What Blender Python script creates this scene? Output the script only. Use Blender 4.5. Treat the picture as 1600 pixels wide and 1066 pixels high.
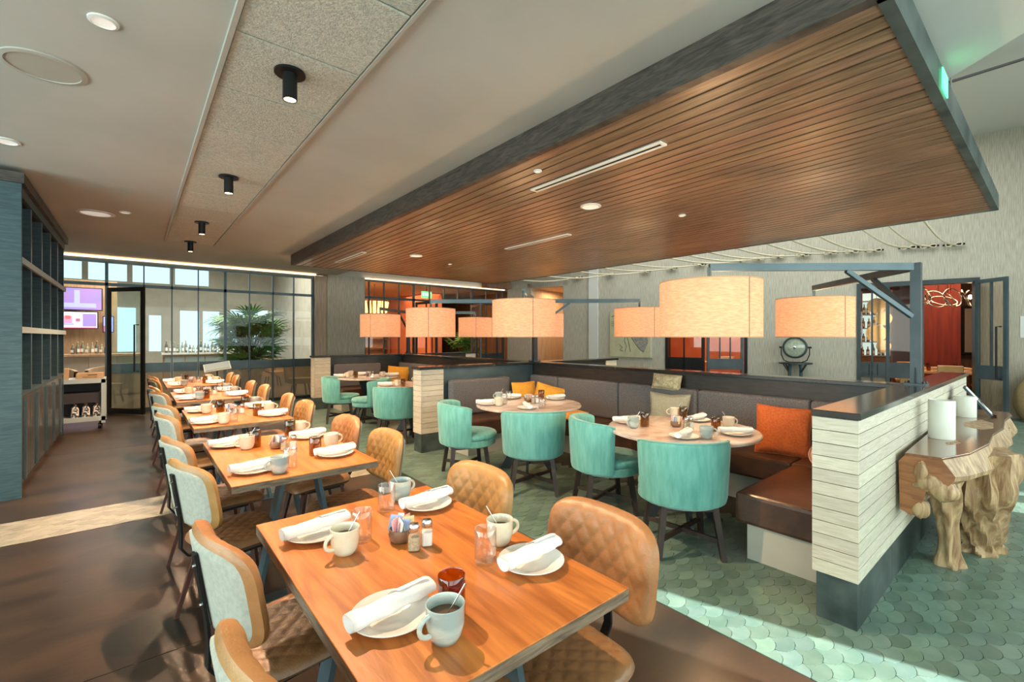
import bpy, math, random
from mathutils import Matrix, Vector, noise
random.seed(7)
PI = math.pi; R = math.radians
for o in list(bpy.data.objects): bpy.data.objects.remove(o, do_unlink=True)
SC = bpy.context.scene; COL = SC.collection

# ---------------------------------------------------------------- camera, world, lights, exposure
YAW = math.atan(590 / 712)
cam = bpy.data.cameras.new('camera'); cam.sensor_width = 36; cam.lens = 36 * 712 / 1600
cam.shift_y = -6 / 1600; cam.clip_start = .05; cam.clip_end = 200
camo = bpy.data.objects.new('camera', cam); COL.objects.link(camo)
camo.location = (0, 0, 1.51); camo.rotation_euler = (PI / 2, 0, -YAW)
SC.camera = camo
SC.view_settings.view_transform = 'Standard'; SC.view_settings.look = 'None'
SC.view_settings.gamma = 1; SC.view_settings.use_curve_mapping = False
SC.view_settings.exposure = 0.55

world = bpy.data.worlds.new('sky'); SC.world = world; world.use_nodes = True
bg = world.node_tree.nodes['Background']
bg.inputs[0].default_value = (.62, .88, 1, 1); bg.inputs[1].default_value = 1.1

def light(name, kind, loc, energy, color=(1, 1, 1), rot=(0, 0, 0), size=1, size_y=None, parent=None, **kw):
    l = bpy.data.lights.new(name, kind); l.energy = energy; l.color = color
    if kind == 'AREA':
        l.size = size
        if size_y: l.shape = 'RECTANGLE'; l.size_y = size_y
    elif kind in ('POINT', 'SPOT'): l.shadow_soft_size = size
    for k, v in kw.items(): setattr(l, k, v)
    o = bpy.data.objects.new(name, l); COL.objects.link(o); o.location = loc; o.rotation_euler = rot
    if parent: o.parent = parent
    return o
SUN_EL = R(30)
sd = Vector((-.295 * math.cos(SUN_EL), .955 * math.cos(SUN_EL), -math.sin(SUN_EL)))
sun = light('sun', 'SUN', (3, -12, 6), 13, (.97, 1, .97)); sun.data.angle = R(.5)
sun.rotation_euler = sd.to_track_quat('-Z', 'Y').to_euler()
# added daylight fills, unseen: along the south wall, the west wall, under the high ceiling
light('south_fill', 'AREA', (4, -2.35, 1.9), 270, (.86, 1, .95), (R(90), 0, 0), 14, 2.0)
light('west_fill', 'AREA', (-4.3, 2, 1.7), 270, (.80, 1, .98), (R(90), 0, R(-90)), 8, 2.2)
light('atrium_fill', 'AREA', (9.6, 4.5, 5.3), 230, (.95, 1, .95), (0, 0, 0), 3, 9)

# ---------------------------------------------------------------- materials
MATS = {}
def M(name, c1, c2=None, ns=6, st=(1, 1, 1), detail=4, rough=.5, metal=0, bump=0, bscale=None, bst=None, rnd=0, dist=0, spec=None,
      emit=None, es=0, island=False, sheen=0, lo=.35, hi=.65, coat=0, trans=0, wave=None):
    m = bpy.data.materials.new(name); m.use_nodes = True; nt = m.node_tree; N = nt.nodes; L = nt.links
    b = N['Principled BSDF']; b.inputs['Roughness'].default_value = rough; b.inputs['Metallic'].default_value = metal
    if spec is not None: b.inputs['Specular IOR Level'].default_value = spec
    if sheen: b.inputs['Sheen Weight'].default_value = sheen; b.inputs['Sheen Roughness'].default_value = .4
    if coat: b.inputs['Coat Weight'].default_value = coat; b.inputs['Coat Roughness'].default_value = .15
    if emit: b.inputs['Emission Color'].default_value = (*emit, 1); b.inputs['Emission Strength'].default_value = es
    b.inputs['Base Color'].default_value = (*c1, 1)
    tc = N.new('ShaderNodeTexCoord'); oi = N.new('ShaderNodeObjectInfo')
    vec = tc.outputs['Object']
    if rnd:
        ml = N.new('ShaderNodeVectorMath'); ml.operation = 'SCALE'; ml.inputs[0].default_value = (17, 31, 23)
        L.new(oi.outputs['Random'], ml.inputs['Scale'])
        ad = N.new('ShaderNodeVectorMath'); ad.operation = 'ADD'; L.new(vec, ad.inputs[0]); L.new(ml.outputs[0], ad.inputs[1]); vec = ad.outputs[0]
    def nz(scale, stretch, det):
        mp = N.new('ShaderNodeMapping'); mp.inputs['Scale'].default_value = stretch; L.new(vec, mp.inputs['Vector'])
        n = N.new('ShaderNodeTexNoise'); n.inputs['Scale'].default_value = scale; n.inputs['Detail'].default_value = det
        n.inputs['Distortion'].default_value = dist; L.new(mp.outputs[0], n.inputs['Vector']); return n.outputs['Fac']
    col = None
    if c2:
        rp = N.new('ShaderNodeValToRGB'); rp.color_ramp.elements[0].position = lo; rp.color_ramp.elements[1].position = hi
        rp.color_ramp.elements[0].color = (*c1, 1); rp.color_ramp.elements[1].color = (*c2, 1)
        if wave:
            mp = N.new('ShaderNodeMapping'); mp.inputs['Scale'].default_value = st; L.new(vec, mp.inputs['Vector'])
            wv = N.new('ShaderNodeTexWave'); wv.wave_type = wave; wv.inputs['Scale'].default_value = ns
            wv.inputs['Distortion'].default_value = dist or 6; wv.inputs['Detail'].default_value = detail; wv.inputs['Detail Scale'].default_value = 1.2
            L.new(mp.outputs[0], wv.inputs['Vector']); L.new(wv.outputs['Fac'], rp.inputs[0])
        else: L.new(nz(ns, st, detail), rp.inputs[0])
        col = rp.outputs[0]; L.new(col, b.inputs['Base Color'])
    if rnd and rnd != 1 or island:
        hs = N.new('ShaderNodeHueSaturation')
        if col: L.new(col, hs.inputs['Color'])
        else: hs.inputs['Color'].default_value = (*c1, 1)
        if island: g = N.new('ShaderNodeNewGeometry'); src = g.outputs['Random Per Island']
        else: src = oi.outputs['Random']
        v = N.new('ShaderNodeMapRange'); k = rnd if rnd and rnd != 1 else .25
        v.inputs['To Min'].default_value = 1 - k; v.inputs['To Max'].default_value = 1 + k; L.new(src, v.inputs['Value']); L.new(v.outputs[0], hs.inputs['Value'])
        fr = N.new('ShaderNodeMath'); fr.operation = 'MULTIPLY'; fr.inputs[1].default_value = 13.7; L.new(src, fr.inputs[0])
        f2 = N.new('ShaderNodeMath'); f2.operation = 'FRACT'; L.new(fr.outputs[0], f2.inputs[0])
        h = N.new('ShaderNodeMapRange'); h.inputs['To Min'].default_value = .5 - k * .12; h.inputs['To Max'].default_value = .5 + k * .12
        L.new(f2.outputs[0], h.inputs['Value']); L.new(h.outputs[0], hs.inputs['Hue'])
        L.new(hs.outputs[0], b.inputs['Base Color'])
    if bump:
        bp = N.new('ShaderNodeBump'); bp.inputs['Strength'].default_value = bump; bp.inputs['Distance'].default_value = .01
        L.new(nz(bscale or ns * 3, bst or st, 4), bp.inputs['Height']); L.new(bp.outputs[0], b.inputs['Normal'])
    MATS[name] = m; return m
def glass(name, tint, refl=.12, rough=.02, haze=0, hcol=(.6, .55, .45)):
    m = bpy.data.materials.new(name); m.use_nodes = True; nt = m.node_tree; N = nt.nodes; L = nt.links
    N.remove(N['Principled BSDF']); out = N['Material Output']
    t = N.new('ShaderNodeBsdfTransparent'); t.inputs[0].default_value = (*tint, 1)
    g = N.new('ShaderNodeBsdfGlossy'); g.inputs['Roughness'].default_value = rough
    lw = N.new('ShaderNodeLayerWeight'); lw.inputs['Blend'].default_value = .25
    mr = N.new('ShaderNodeMapRange'); mr.inputs['To Min'].default_value = refl * .4; mr.inputs['To Max'].default_value = min(1, refl * 5)
    L.new(lw.outputs['Facing'], mr.inputs['Value'])
    mx = N.new('ShaderNodeMixShader'); L.new(mr.outputs[0], mx.inputs[0]); L.new(t.outputs[0], mx.inputs[1]); L.new(g.outputs[0], mx.inputs[2])
    res = mx.outputs[0]
    if haze:
        df = N.new('ShaderNodeBsdfDiffuse'); df.inputs[0].default_value = (*hcol, 1); m2 = N.new('ShaderNodeMixShader'); m2.inputs[0].default_value = haze
        L.new(res, m2.inputs[1]); L.new(df.outputs[0], m2.inputs[2]); res = m2.outputs[0]
    L.new(res, out.inputs['Surface']); MATS[name] = m; return m
def shade_mat(name, c1, c2, es):
    m = M(name, c1, c2, ns=7, st=(2.5, 2.5, 12), detail=6, rough=.9, bump=.25, bscale=60, bst=(3, 3, 14))
    nt = m.node_tree; N = nt.nodes; L = nt.links; b = N['Principled BSDF']
    src = b.inputs['Base Color'].links[0].from_socket
    tr = N.new('ShaderNodeBsdfTranslucent'); L.new(src, tr.inputs[0])
    L.new(src, b.inputs['Emission Color']); b.inputs['Emission Strength'].default_value = es
    mx = N.new('ShaderNodeMixShader'); mx.inputs[0].default_value = .55
    L.new(b.outputs[0], mx.inputs[1]); L.new(tr.outputs[0], mx.inputs[2]); L.new(mx.outputs[0], N['Material Output'].inputs['Surface']); return m

M('ceiling_paint', (.43, .44, .40), (.48, .49, .45), ns=1.2, rough=.75)
M('high_ceiling', (.5, .5, .45), rough=.8)
M('acoustic', (.40, .40, .34), (.57, .57, .49), ns=55, detail=6, rough=.95, bump=.9, bscale=90, rnd=.06)
M('trim_grey', (.4, .39, .34), rough=.6)
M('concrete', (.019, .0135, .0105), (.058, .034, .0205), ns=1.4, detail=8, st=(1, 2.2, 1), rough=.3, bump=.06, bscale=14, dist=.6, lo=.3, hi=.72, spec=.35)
def ghost_shadows(m, spots, k):
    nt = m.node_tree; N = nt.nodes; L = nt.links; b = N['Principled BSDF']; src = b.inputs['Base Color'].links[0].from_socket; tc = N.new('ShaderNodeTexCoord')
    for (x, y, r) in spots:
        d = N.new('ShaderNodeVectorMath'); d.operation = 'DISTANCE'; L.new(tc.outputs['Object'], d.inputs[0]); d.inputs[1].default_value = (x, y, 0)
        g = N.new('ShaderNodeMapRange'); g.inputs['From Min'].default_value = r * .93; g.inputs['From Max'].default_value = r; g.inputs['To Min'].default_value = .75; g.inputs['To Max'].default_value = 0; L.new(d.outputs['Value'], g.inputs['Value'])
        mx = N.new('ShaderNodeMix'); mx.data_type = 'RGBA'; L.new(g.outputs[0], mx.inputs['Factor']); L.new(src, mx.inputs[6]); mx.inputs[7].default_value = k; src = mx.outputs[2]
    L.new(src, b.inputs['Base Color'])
ghost_shadows(MATS['concrete'], [(.06, 3.0, .2), (.2, 4.62, .22), (.2, 6.6, .22)], (.017, .0175, .0145, 1))  # round ghost shadows darkened into the concrete colour
M('grout', (.05, .055, .045), rough=.9)
M('tile', (.105, .178, .142), (.145, .215, .175), ns=9, rough=.3, bump=.08, rnd=.22)
M('tile_isl', (.105, .178, .142), (.145, .215, .175), ns=9, rough=.3, bump=.08, rnd=.22, island=True)
M('cream_tile', (.27, .245, .185), (.34, .31, .24), ns=9, rough=.3, rnd=.18, island=True)
M('grasscloth', (.34, .31, .25), (.54, .505, .42), ns=16, st=(5, 5, .3), detail=8, rough=.9, bump=.15, bscale=30, bst=(5, 5, .4), lo=.3, hi=.7)
M('panel_wood', (.34, .27, .2), (.46, .38, .29), ns=7, st=(5, 5, .3), rough=.6)
M('canopy_wood', (.135, .078, .044), (.27, .165, .098), ns=4, st=(9, .7, 9), detail=8, rough=.34, rnd=.09, dist=.8, bump=.08, coat=.15)
M('fascia_wood', (.026, .022, .018), (.08, .066, .053), ns=5, st=(1, 1, 7), detail=8, rough=.55, dist=1.5)
M('black_gap', (.008, .006, .005), rough=.9)
M('plank_pale', (.50, .46, .36), (.63, .59, .48), ns=7, st=(1.2, 1.2, 14), detail=8, rough=.65, rnd=.09, dist=1, bump=.1)
M('plank_brown', (.33, .27, .2), (.44, .37, .28), ns=7, st=(1.2, 1.2, 14), detail=8, rough=.65, rnd=.1, dist=1)
M('patina_steel', (.045, .066, .066), (.12, .155, .15), ns=4, detail=8, rough=.42, metal=.5)
M('dark_steel', (.03, .04, .045), (.05, .062, .068), ns=3, rough=.38, metal=.4)
M('blue_steel', (.06, .095, .11), (.09, .13, .15), ns=3, rough=.35, metal=.35)
M('counter_black', (.018, .016, .014), (.03, .027, .024), ns=5, rough=.16, coat=.4)
M('black_panel', (.016, .013, .011), (.03, .024, .02), ns=6, st=(1, 1, 6), rough=.45)
M('black_metal', (.012, .012, .012), rough=.4, metal=.5)
M('blue_wood', (.02, .05, .062), (.045, .088, .1), ns=5, st=(1, 1, 10), detail=8, rough=.5, dist=1)
M('blue_dark', (.015, .036, .046), (.028, .058, .07), ns=5, st=(1, 1, 8), detail=6, rough=.5)
M('shelf_edge', (.32, .38, .37), rough=.5)
M('cab_door', (.02, .024, .024), (.07, .06, .05), ns=5, st=(6, 6, .2), rough=.25)
M('table_wood', (.34, .098, .020), (.66, .225, .048), ns=3.2, st=(4.5, .55, 4), detail=9, rough=.36, rnd=1, dist=1.7, bump=.06, lo=.3, hi=.7, coat=.1)
M('table_edge', (.09, .06, .04), (.24, .17, .11), ns=8, st=(1, 1, 9), detail=8, rough=.6, rnd=1, dist=1)
M('leather', (.30, .135, .042), (.43, .21, .075), ns=7, detail=5, rough=.42, bump=.15, bscale=160, rnd=.09)
M('seat_leather', (.14, .07, .026), (.25, .125, .045), ns=5, detail=5, rough=.36, bump=.15, bscale=160, rnd=.08)
M('cream_cloth', (.34, .34, .285), (.41, .40, .34), ns=60, rough=.95, bump=.2, bscale=300)
M('red_wood', (.05, .017, .013), (.09, .033, .023), ns=6, st=(5, 5, .6), rough=.45)
M('teal_cloth', (.10, .335, .30), (.155, .44, .395), ns=26, st=(1, 1, .22), detail=5, rough=.85, sheen=.35, bump=.15, bscale=90, bst=(1, 1, .3), rnd=.06)
M('teal_piping', (.22, .44, .38), rough=.8)
M('dark_leg', (.022, .014, .012), (.045, .028, .022), ns=6, st=(4, 4, .5), rough=.4)
M('marble', (.50, .38, .32), (.70, .63, .58), ns=3.5, detail=8, rough=.16, dist=1.6, rnd=1, coat=.3)
M('grey_cloth', (.085, .085, .092), (.15, .15, .16), ns=90, detail=4, rough=.95, bump=.3, bscale=150)
M('brown_leather', (.045, .022, .014), (.10, .05, .03), ns=4, detail=7, rough=.3, bump=.12, bscale=40)
M('plaster_base', (.42, .41, .34), (.5, .48, .40), ns=3, detail=6, rough=.8)
M('china', (.80, .76, .70), rough=.18, coat=.3)
M('napkin', (.82, .82, .82), (.87, .87, .86), ns=30, rough=.95, bump=.15, bscale=120)
M('mug_cream', (.62, .56, .42), (.7, .65, .52), ns=20, rough=.25, coat=.3)
M('mug_blue', (.30, .37, .36), (.5, .53, .47), ns=8, st=(1, 1, 3), detail=8, rough=.25, coat=.3, lo=.42, hi=.58)
M('coffee', (.12, .06, .025), rough=.12)
M('steel', (.6, .6, .58), rough=.2, metal=1)
M('salt', (.85, .84, .8), rough=.9); M('pepper', (.52, .44, .3), (.35, .28, .18), ns=120, rough=.9)
M('bowl_clay', (.16, .085, .05), (.26, .15, .09), ns=20, rough=.4)
M('packet_white', (.8, .78, .74), rough=.8); M('packet_pink', (.75, .42, .45), rough=.8); M('packet_yellow', (.75, .6, .3), rough=.8); M('packet_blue', (.35, .45, .7), rough=.8)
glass('clear_glass', (.98, .985, .98), .13); glass('amber_glass', (.70, .40, .13), .12); glass('amber_green', (.68, .52, .13), .12)
glass('pane', (.90, .95, .94), .03); glass('pane_frost', (.75, .70, .6), .08, .2, .35, (.42, .38, .31)); glass('pane_warm', (.9, .84, .78), .07)
shade_mat('shade_linen', (.88, .60, .40), (.97, .76, .55), .2)
M('shade_rim', (.7, .4, .2), rough=.8); M('seam', (.35, .18, .09), rough=.9)
M('bulb', (1, .8, .5), emit=(1, .68, .36), es=14)
M('cove', (1, .8, .6), emit=(1, .60, .33), es=2.6)
M('cove_dim', (1, .8, .6), emit=(1, .62, .38), es=1.6)
M('white_plastic', (.7, .7, .66), rough=.5); M('lens', (.8, .78, .72), emit=(1, .93, .85), es=.25)
M('yellow_cloth', (.62, .30, .03), (.74, .4, .05), ns=60, rough=.9, bump=.25, sheen=.2)
M('orange_cloth', (.42, .09, .02), (.55, .135, .03), ns=60, rough=.9, bump=.25, sheen=.2)
M('pink_cloth', (.58, .32, .22), (.74, .47, .35), ns=70, st=(1, 1, 1), rough=.95, bump=.8, bscale=70)
M('sage_cloth', (.33, .33, .24), (.4, .39, .3), ns=60, rough=.9, bump=.2)
M('gold_cloth', (.36, .27, .13), (.62, .54, .34), ns=10, st=(1, 4, 1), dist=3, rough=.4, bump=.6)
M('root_wood', (.24, .125, .055), (.56, .39, .21), ns=5, st=(3, 3, .6), detail=8, dist=1.6, rough=.5, bump=.6, bscale=12)
M('slab_wood', (.14, .055, .022), (.27, .115, .045), ns=4, st=(.6, 4, 4), detail=8, rough=.16, dist=1.2, coat=.5)
M('slab_end', (.22, .075, .022), (.34, .135, .045), ns=5, st=(1, 1, 6), detail=8, rough=.25, dist=1.2, coat=.3)
M('wax', (.74, .76, .68), rough=.45)
M('rope', (.62, .54, .40), rough=.9)
M('burlap', (.25, .18, .08), (.38, .29, .14), ns=70, rough=.95, bump=.5); M('stamp_red', (.5, .08, .06), rough=.9)
M('map_paper', (.42, .40, .25), (.52, .49, .33), ns=4, rough=.9); M('map_ink', (.06, .055, .04), rough=.9); M('map_grey', (.33, .30, .27), (.2, .18, .16), ns=20, rough=.9); M('map_red', (.38, .03, .03), rough=.9)
M('lamp_green', (.10, .14, .12), rough=.35, metal=.4); M('lamp_lens', (.28, .33, .26), (.42, .46, .36), ns=20, rough=.1, coat=.6)
M('red_wall', (.12, .012, .008), (.19, .022, .012), ns=4, st=(4, 4, .3), rough=.6)
M('orange_wall', (.62, .19, .085), (.7, .26, .13), ns=2, rough=.7)
M('warm_wall', (.48, .34, .23), (.58, .43, .3), ns=3, st=(4, 4, .4), rough=.7)
M('warm_dark', (.13, .06, .03), (.2, .1, .05), ns=3, st=(4, 4, .4), rough=.6)
M('bar_floor', (.16, .11, .075), (.24, .17, .11), ns=2, rough=.3)
M('bar_wall', (.5, .46, .38), (.58, .54, .46), ns=3, rough=.8)
M('bar_wood', (.45, .27, .14), (.58, .36, .2), ns=4, st=(4, 4, .5), rough=.5)
M('lounge', (.4, .29, .18), (.5, .37, .24), ns=8, rough=.8)
M('screen_purple', (.3, .25, .7), (.45, .25, .45), ns=2.5, emit=(.25, .22, .8), es=.3, rough=.2)
M('screen_pink', (.8, .7, .85), emit=(.85, .68, .95), es=.6, rough=.2)
M('screen_ink', (.35, .12, .2), emit=(.4, .15, .25), es=.5); M('screen_blue', (.3, .3, .8), emit=(.3, .35, .9), es=.8); M('screen_red', (.9, .2, .35), emit=(.9, .25, .4), es=.8)
M('leaf', (.06, .17, .03), (.17, .36, .07), ns=8, rough=.45, rnd=.35); M('stem', (.12, .09, .04), rough=.8)
M('planter', (.06, .06, .06), rough=.5)
M('cardboard', (.42, .28, .15), (.48, .33, .19), ns=10, rough=.9); M('ink', (.08, .05, .03), rough=.9)
M('cart_grey', (.45, .52, .52), rough=.45, metal=.3); M('cart_dark', (.04, .035, .04), rough=.6)
M('bottle_zebra', (.75, .75, .75), (.05, .05, .05), ns=30, lo=.49, hi=.51, rough=.3)
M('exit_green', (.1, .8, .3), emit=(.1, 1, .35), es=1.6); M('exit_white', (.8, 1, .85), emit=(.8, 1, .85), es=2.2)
M('chandelier', (1, .7, .3), emit=(1, .6, .18), es=3.5)
M('ring_metal', (.7, .68, .62), rough=.2, metal=1)
M('bottle_glass', (.10, .14, .12), (.35, .3, .2), ns=3, rough=.12, rnd=.6)
M('backlit_shelf', (.5, .7, .75), emit=(.55, .8, .85), es=.9)
M('gold_mirror', (.65, .42, .2), rough=.12, metal=1)
M('paper', (.7, .73, .7), rough=.8)
M('seat_orange', (.6, .35, .13), (.7, .42, .18), ns=8, rough=.6)
M('brick_beige', (.5, .42, .33), rough=.9, rnd=.15)
M('sheer', (.7, .9, .95), emit=(.6, .93, 1), es=1.1)
M('wall_white', (.6, .6, .56), rough=.8)

# ---------------------------------------------------------------- mesh helpers
class MB:
    def __init__(s): s.v = []; s.f = []
    def add(s, vs, fs):
        k = len(s.v); s.v += [tuple(p) for p in vs]; s.f += [tuple(i + k for i in f) for f in fs]; return s
    def box(s, x0, x1, y0, y1, z0, z1, m=None):
        vs = [Vector((x, y, z)) for x in (x0, x1) for y in (y0, y1) for z in (z0, z1)]
        if m: vs = [m @ v for v in vs]
        return s.add(vs, [(0, 1, 3, 2), (4, 6, 7, 5), (0, 4, 5, 1), (2, 3, 7, 6), (0, 2, 6, 4), (1, 5, 7, 3)])
    def prism(s, poly, z0, z1, m=None):
        n = len(poly); vs = [Vector((x, y, z0)) for x, y in poly] + [Vector((x, y, z1)) for x, y in poly]
        if m: vs = [m @ v for v in vs]
        return s.add(vs, [tuple(range(n - 1, -1, -1)), tuple(range(n, 2 * n))] + [(i, (i + 1) % n, n + (i + 1) % n, n + i) for i in range(n)])
    def lathe(s, prof, n=24, c=(0, 0), m=None, a0=0, a1=2 * PI):
        full = abs(a1 - a0 - 2 * PI) < 1e-6; k = n if full else n + 1; vs = []; fs = []
        for r, z in prof:
            for i in range(k):
                a = a0 + (a1 - a0) * i / n; vs.append(Vector((c[0] + r * math.cos(a), c[1] + r * math.sin(a), z)))
        for j in range(len(prof) - 1):
            for i in range(n):
                i2 = (i + 1) % k; fs.append((j * k + i, j * k + i2, (j + 1) * k + i2, (j + 1) * k + i))
        if m: vs = [m @ v for v in vs]
        return s.add(vs, fs)
    def cyl(s, c, z0, z1, r, n=20, r1=None, m=None):
        r1 = r if r1 is None else r1
        return s.lathe([(1e-4, z0), (r, z0), (r1, z1), (1e-4, z1)], n, c, m)
    def tube(s, pts, r, n=8, cap=True):
        pts = [Vector(p) for p in pts]; rs = r if isinstance(r, (list, tuple)) else [r] * len(pts); vs = []; fs = []; up = None
        for i, p in enumerate(pts):
            d = (pts[min(i + 1, len(pts) - 1)] - pts[max(i - 1, 0)]).normalized()
            if up is None: up = d.orthogonal().normalized()
            up = (up - d * up.dot(d)).normalized(); w = d.cross(up)
            vs += [p + (up * math.cos(2 * PI * k / n) + w * math.sin(2 * PI * k / n)) * rs[i] for k in range(n)]
        for i in range(len(pts) - 1):
            for k in range(n): fs.append((i * n + k, i * n + (k + 1) % n, (i + 1) * n + (k + 1) % n, (i + 1) * n + k))
        if cap: fs += [tuple(range(n - 1, -1, -1)), tuple(range((len(pts) - 1) * n, len(pts) * n))]
        return s.add(vs, fs)
    def bar(s, p, q, a, b, up=(0, 0, 1), a2=None, b2=None):      # rectangular bar from p to q, a wide, b thick
        p = Vector(p); q = Vector(q); d = (q - p).normalized(); u = Vector(up)
        sx = d.cross(u)
        if sx.length < 1e-4: sx = d.cross(Vector((1, 0, 0)))
        sx.normalize(); sy = sx.cross(d).normalized(); a2 = a2 or a; b2 = b2 or b
        vs = [p + sx * i * a / 2 + sy * j * b / 2 for i, j in ((-1, -1), (1, -1), (1, 1), (-1, 1))] + [q + sx * i * a2 / 2 + sy * j * b2 / 2 for i, j in ((-1, -1), (1, -1), (1, 1), (-1, 1))]
        return s.add(vs, [(3, 2, 1, 0), (4, 5, 6, 7), (0, 1, 5, 4), (1, 2, 6, 5), (2, 3, 7, 6), (3, 0, 4, 7)])
    def grid(s, fn, nu, nv, flip=False):
        vs = [fn(i / nu, j / nv) for j in range(nv + 1) for i in range(nu + 1)]; w = nu + 1
        fs = [(j * w + i, j * w + i + 1, (j + 1) * w + i + 1, (j + 1) * w + i) for j in range(nv) for i in range(nu)]
        if flip: fs = [f[::-1] for f in fs]
        return s.add(vs, fs)
    def mesh(s, name, mat, smooth=None):
        me = bpy.data.meshes.new(name); me.from_pydata(s.v, [], s.f); me.update()
        if mat: me.materials.append(MATS[mat])
        if smooth:
            me.shade_smooth(); me.set_sharp_from_angle(angle=R(smooth))
        return me
    def build(s, name, mat, parent=None, smooth=None, bevel=0, loc=None, rot=None):
        o = bpy.data.objects.new(name, s.mesh(name, mat, smooth)); COL.objects.link(o)
        if parent: o.parent = parent
        if loc: o.location = loc
        if rot: o.rotation_euler = rot
        if bevel:
            b = o.modifiers.new('bevel', 'BEVEL'); b.width = bevel; b.segments = 2; b.limit_method = 'ANGLE'; b.angle_limit = R(40)
        return o
def Box(name, mat, x0, x1, y0, y1, z0, z1, parent=None, bevel=0, loc=None, rot=None):
    return MB().box(x0, x1, y0, y1, z0, z1).build(name, mat, parent, None, bevel, loc, rot)
def tag(o, label=None, cat=None, group=None, kind=None):
    if label: o['label'] = label
    if cat: o['category'] = cat
    if group: o['group'] = group
    if kind: o['kind'] = kind
    return o
def thing(name, label, cat, loc=(0, 0, 0), rz=0, group=None):
    o = bpy.data.objects.new(name, None); COL.objects.link(o); o.location = loc; o.rotation_euler = (0, 0, rz); o.empty_display_size = .1
    return tag(o, label, cat, group)
def copy_tree(o, parent=None):
    c = o.copy(); COL.objects.link(c); c.parent = parent
    for ch in [x for x in KIDS.get(o.name, [])]: copy_tree(ch, c)
    return c
KIDS = {}
def freeze(o):            # remember a prototype's children once (fast lookup)
    def rec(x):
        KIDS[x.name] = [c for c in bpy.data.objects if c.parent == x]
        for c in KIDS[x.name]: rec(c)
    rec(o)
class Proto:              # first use moves the prototype itself, later uses copy it
    def __init__(s, root): s.root = root; s.used = False; freeze(root)
    def put(s, loc, rz=0, label=None, group=None, scale=None):
        if s.used: o = copy_tree(s.root)
        else: o = s.root; s.used = True
        o.location = loc; o.rotation_euler = (0, 0, rz)
        if scale: o.scale = scale
        tag(o, label, None, group); return o
def struct(o, label=None): return tag(o, label, None, None, 'structure')
# ================================================================ the setting
CEIL = 3.1; CAN = 2.9; TOPZ = 5.4
def PX(X, Y, Z):                       # distance ranking helper for the tiles: image position of a floor point
    c, s = math.cos(YAW), math.sin(YAW); r = X * c - Y * s; w = X * s + Y * c
    return (800 + 712 * r / w, 527 + (1.51 - Z) * 712 / w, w) if w > .1 else (-1, -1, w)

# ---- floors
fl = struct(Box('floor', 'grout', -4.6, 2.3, -2.6, 12.0, -.2, -.006), 'dark brown polished concrete floor under the wooden tables')
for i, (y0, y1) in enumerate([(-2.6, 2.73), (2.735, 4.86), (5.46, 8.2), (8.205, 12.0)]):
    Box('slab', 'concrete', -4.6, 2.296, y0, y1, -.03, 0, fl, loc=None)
ft = struct(Box('floor_tiled', 'grout', 2.3, 17, -2.6, 12, -.2, -.004), 'green fish scale tile floor around the booths')
TW, TP = .155, .059
def tile_poly(n=5):
    g = lambda x: TP * math.sqrt(max(0, 1 - (x / (TW / 2)) ** 2))
    xs = [-TW / 2 * math.cos(PI * i / (2 * n)) for i in range(2 * n + 1)]
    low = [(x, -g(x)) for x in xs]
    right = [(TW / 2 - TW / 2 * (1 - math.cos(PI / 2 * i / n)), TP - g(-TW / 2 * (1 - math.cos(PI / 2 * i / n)))) for i in range(1, n + 1)]
    up = [(x, y) for x, y in right]
    upl = [(-x, y) for x, y in up[:-1]][::-1]
    poly = low + up + upl
    k = .972
    return [(x * k, y * k - .0005) for x, y in poly]
TPOLY = tile_poly()
def tile_mb(mb, x, y, z=0, y0=-99, y1=99):
    P0 = [(px, py) for px, py in TPOLY if not (abs(x - 2.3015) < .01 and px < -1e-6)]
    n = len(P0); a = random.uniform(-.012, .012); b = random.uniform(-.012, .012)
    P0 = [(px, max(y0 - y, min(y1 - y, py))) for px, py in P0]
    top = [(x + px, y + py, z + .002 + a * px + b * py) for px, py in P0]; bot = [(x + px, y + py, z - .006) for px, py in P0]
    mb.add(bot + top, [tuple(range(n, 2 * n))] + [(i, (i + 1) % n, n + (i + 1) % n, n + i) for i in range(n)])
spots = []
for j in range(int(-2.4 / TP), int(12 / TP)):
    y = j * TP
    for i in range(0, 95):
        x = 2.3015 + TW / 2 + i * TW - (TW / 2 if j % 2 else 0)
        if y > 1.5 and x > 3.9 and not (7.0 < x < 12.3 - .26 * y): continue      # under the benches and behind the booths
        if y > .7 and x > 7.0 and x > 12.6 - .26 * (y - 1.8): continue
        p = PX(x, y, 0)
        if p[2] < .25 or not (-300 < p[0] < 3600): continue
        spots.append((p[2], x, y, p))
spots.sort()
cand = [q for q in spots if q[1] > 2.35 and 0 < q[3][0] < 1600 and q[3][1] < 1066 and (q[1] < 2.8 or q[2] < .66)]
near = set((q[1], q[2]) for q in cand[:300])
tm = MB(); tile_mb(tm, 0, 0); tile_me = tm.mesh('tile', 'tile')
for (x, y) in near:
    o = bpy.data.objects.new('tile', tile_me); COL.objects.link(o); o.parent = ft; o.location = (x, y, random.uniform(0, .001)); o.rotation_euler = (random.uniform(-.01, .01), random.uniform(-.01, .01), 0)
mb = MB()
for w, x, y, p in spots:
    if (x, y) not in near: tile_mb(mb, x, y)
tag(mb.build('tiles', 'tile_isl', ft), kind='stuff')
mb = MB()
for j in range(int(4.86 / TP), int(5.46 / TP) + 2):
    for i in range(0, 30):
        x = -2.3 + i * TW + (TW / 2 if j % 2 else 0)
        if x < 2.22: tile_mb(mb, x, j * TP, 0, 4.863, 5.457)
tag(mb.build('tiles', 'cream_tile', fl), kind='stuff')

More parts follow.
